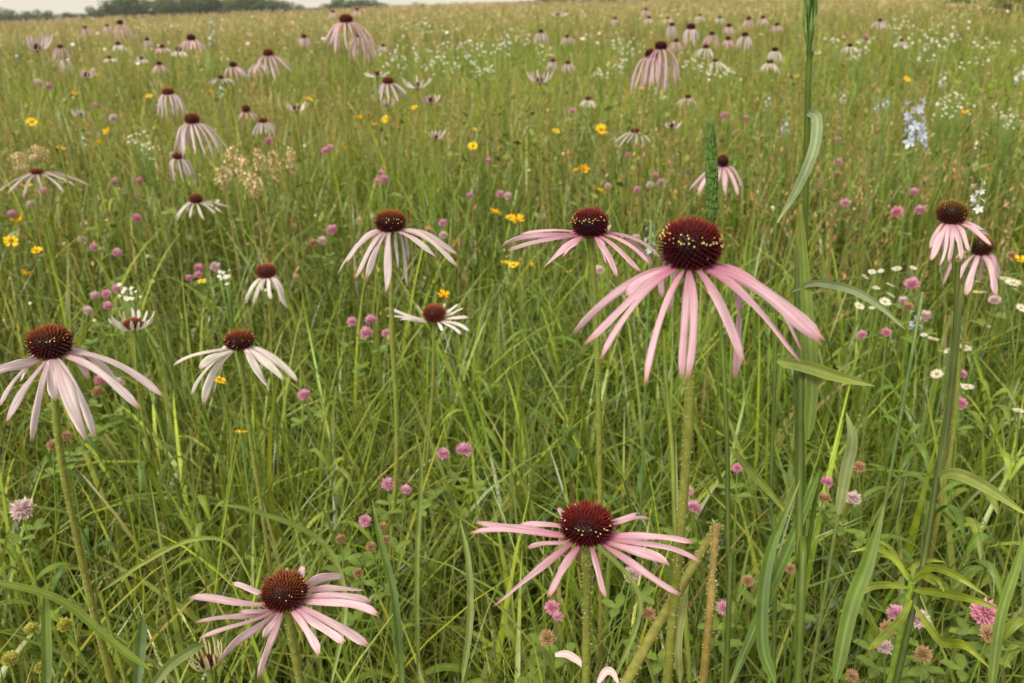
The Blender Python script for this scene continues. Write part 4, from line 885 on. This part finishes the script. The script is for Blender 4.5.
grp = [(0, 80, 'low tree of the sparse row at the far left'), (80, 300, 'tree of the dark left grove'), (300, 325, 'low tree right of the dark grove'), (325, 390, 'tree of the small middle clump'), (390, 540, 'low tree in the skyline gap'), (540, 780, 'tree of the far wood behind the right half'), (780, 1100, 'tree of the far wood toward the right corner')]
ow = ['leftmost', 'second from left', 'third from left', 'fourth from left', 'fifth from left', 'sixth from left', 'seventh from left', 'eighth from left', 'ninth from left', 'tenth from left', 'eleventh from left', 'twelfth from left', 'thirteenth from left', 'fourteenth from left', 'fifteenth from left', 'sixteenth from left', 'seventeenth from left', 'eighteenth from left']
for a_, b_, wds in grp:
    L_ = sorted([q for q in lt if a_ <= q[1] < b_], key=lambda q: q[1])
    for i, q in enumerate(L_): q[0]['label'] = f'{wds}, {ow[i]}'
# green bush at the upper right corner
bush = empty('bush', Vector((13.2, 22.0, 0)), 'rounded green bush rising from the field at the upper right corner', 'bush')
p = at(1000, 4, 27); bush.location = (p.x, p.y, 0)
c = link('crown', crown_mesh(9, 5.6, 6.2, 2600, lin((130, 150, 70))), bush); c.scale = (.75, .5, .155); c.location.z = .02

# ------------------------------------------------------------------ air
hz = bpy.data.meshes.new('haze'); B = [(-420, -30, -4.5), (420, -30, -4.5), (420, 420, -4.5), (-420, 420, -4.5)]; T = [(a, b, 14) for a, b, _ in B]
HAZE = True
if HAZE:
    rr2 = 950
    B = [(-rr2, -rr2, -4.5), (rr2, -rr2, -4.5), (rr2, rr2, -4.5), (-rr2, rr2, -4.5)]; T = [(a, b, 14) for a, b, _ in B]
    hz.from_pydata(B+T, [], [(3, 2, 1, 0), (4, 5, 6, 7), (0, 1, 5, 4), (1, 2, 6, 5), (2, 3, 7, 6), (3, 0, 4, 7)])
    m = bpy.data.materials.new('haze'); m.use_nodes = True; m.node_tree.nodes.remove(m.node_tree.nodes['Principled BSDF'])
    v = m.node_tree.nodes.new('ShaderNodeVolumePrincipled'); v.inputs['Color'].default_value = (.95, .95, .95, 1); v.inputs['Density'].default_value = .0005
    m.node_tree.links.new(v.outputs[0], m.node_tree.nodes['Material Output'].inputs['Volume']); hz.materials.append(m)
    tag(link('haze', hz), 'pale summer haze over the meadow', 'haze', None, 'stuff')

# ------------------------------------------------------------------ light
SE, SA = math.radians(52), math.radians(215)     # elevation; compass direction the light comes from
w = bpy.data.worlds.new('World'); scene.world = w; w.use_nodes = True; nt = w.node_tree; bg = nt.nodes['Background']
sky = nt.nodes.new('ShaderNodeTexSky'); sky.sky_type = 'NISHITA'; sky.sun_disc = False; sky.sun_elevation = SE; sky.sun_rotation = SA; sky.air_density = 1.0; sky.dust_density = 4.0; sky.ozone_density = 1.0
mx = nt.nodes.new('ShaderNodeMix'); mx.data_type = 'RGBA'; mx.inputs[0].default_value = .72; mx.inputs[7].default_value = (7.8, 7.2, 5.8, 1)
nt.links.new(sky.outputs[0], mx.inputs[6]); nt.links.new(mx.outputs[2], bg.inputs['Color']); bg.inputs['Strength'].default_value = .102
sl = bpy.data.lights.new('sun', 'SUN'); sl.energy = 2.2; sl.angle = math.radians(18); sl.color = (1, .93, .82)
so = bpy.data.objects.new('sun', sl); COL.objects.link(so)
dv = Vector((math.sin(SA)*math.cos(SE), math.cos(SA)*math.cos(SE), math.sin(SE)))
so.rotation_euler = dv.to_track_quat('Z', 'Y').to_euler()
vs = scene.view_settings; vs.view_transform = 'Standard'; vs.look = 'None'; vs.exposure = 0.62; vs.gamma = 1.0
scene.render.engine = 'CYCLES'; cy = scene.cycles
cy.use_denoising = True; cy.denoiser = 'OPENIMAGEDENOISE'; cy.max_bounces = 6; cy.diffuse_bounces = 2; cy.glossy_bounces = 2; cy.transmission_bounces = 4; cy.volume_bounces = 0
cy.volume_step_rate = 10; cy.volume_max_steps = 8
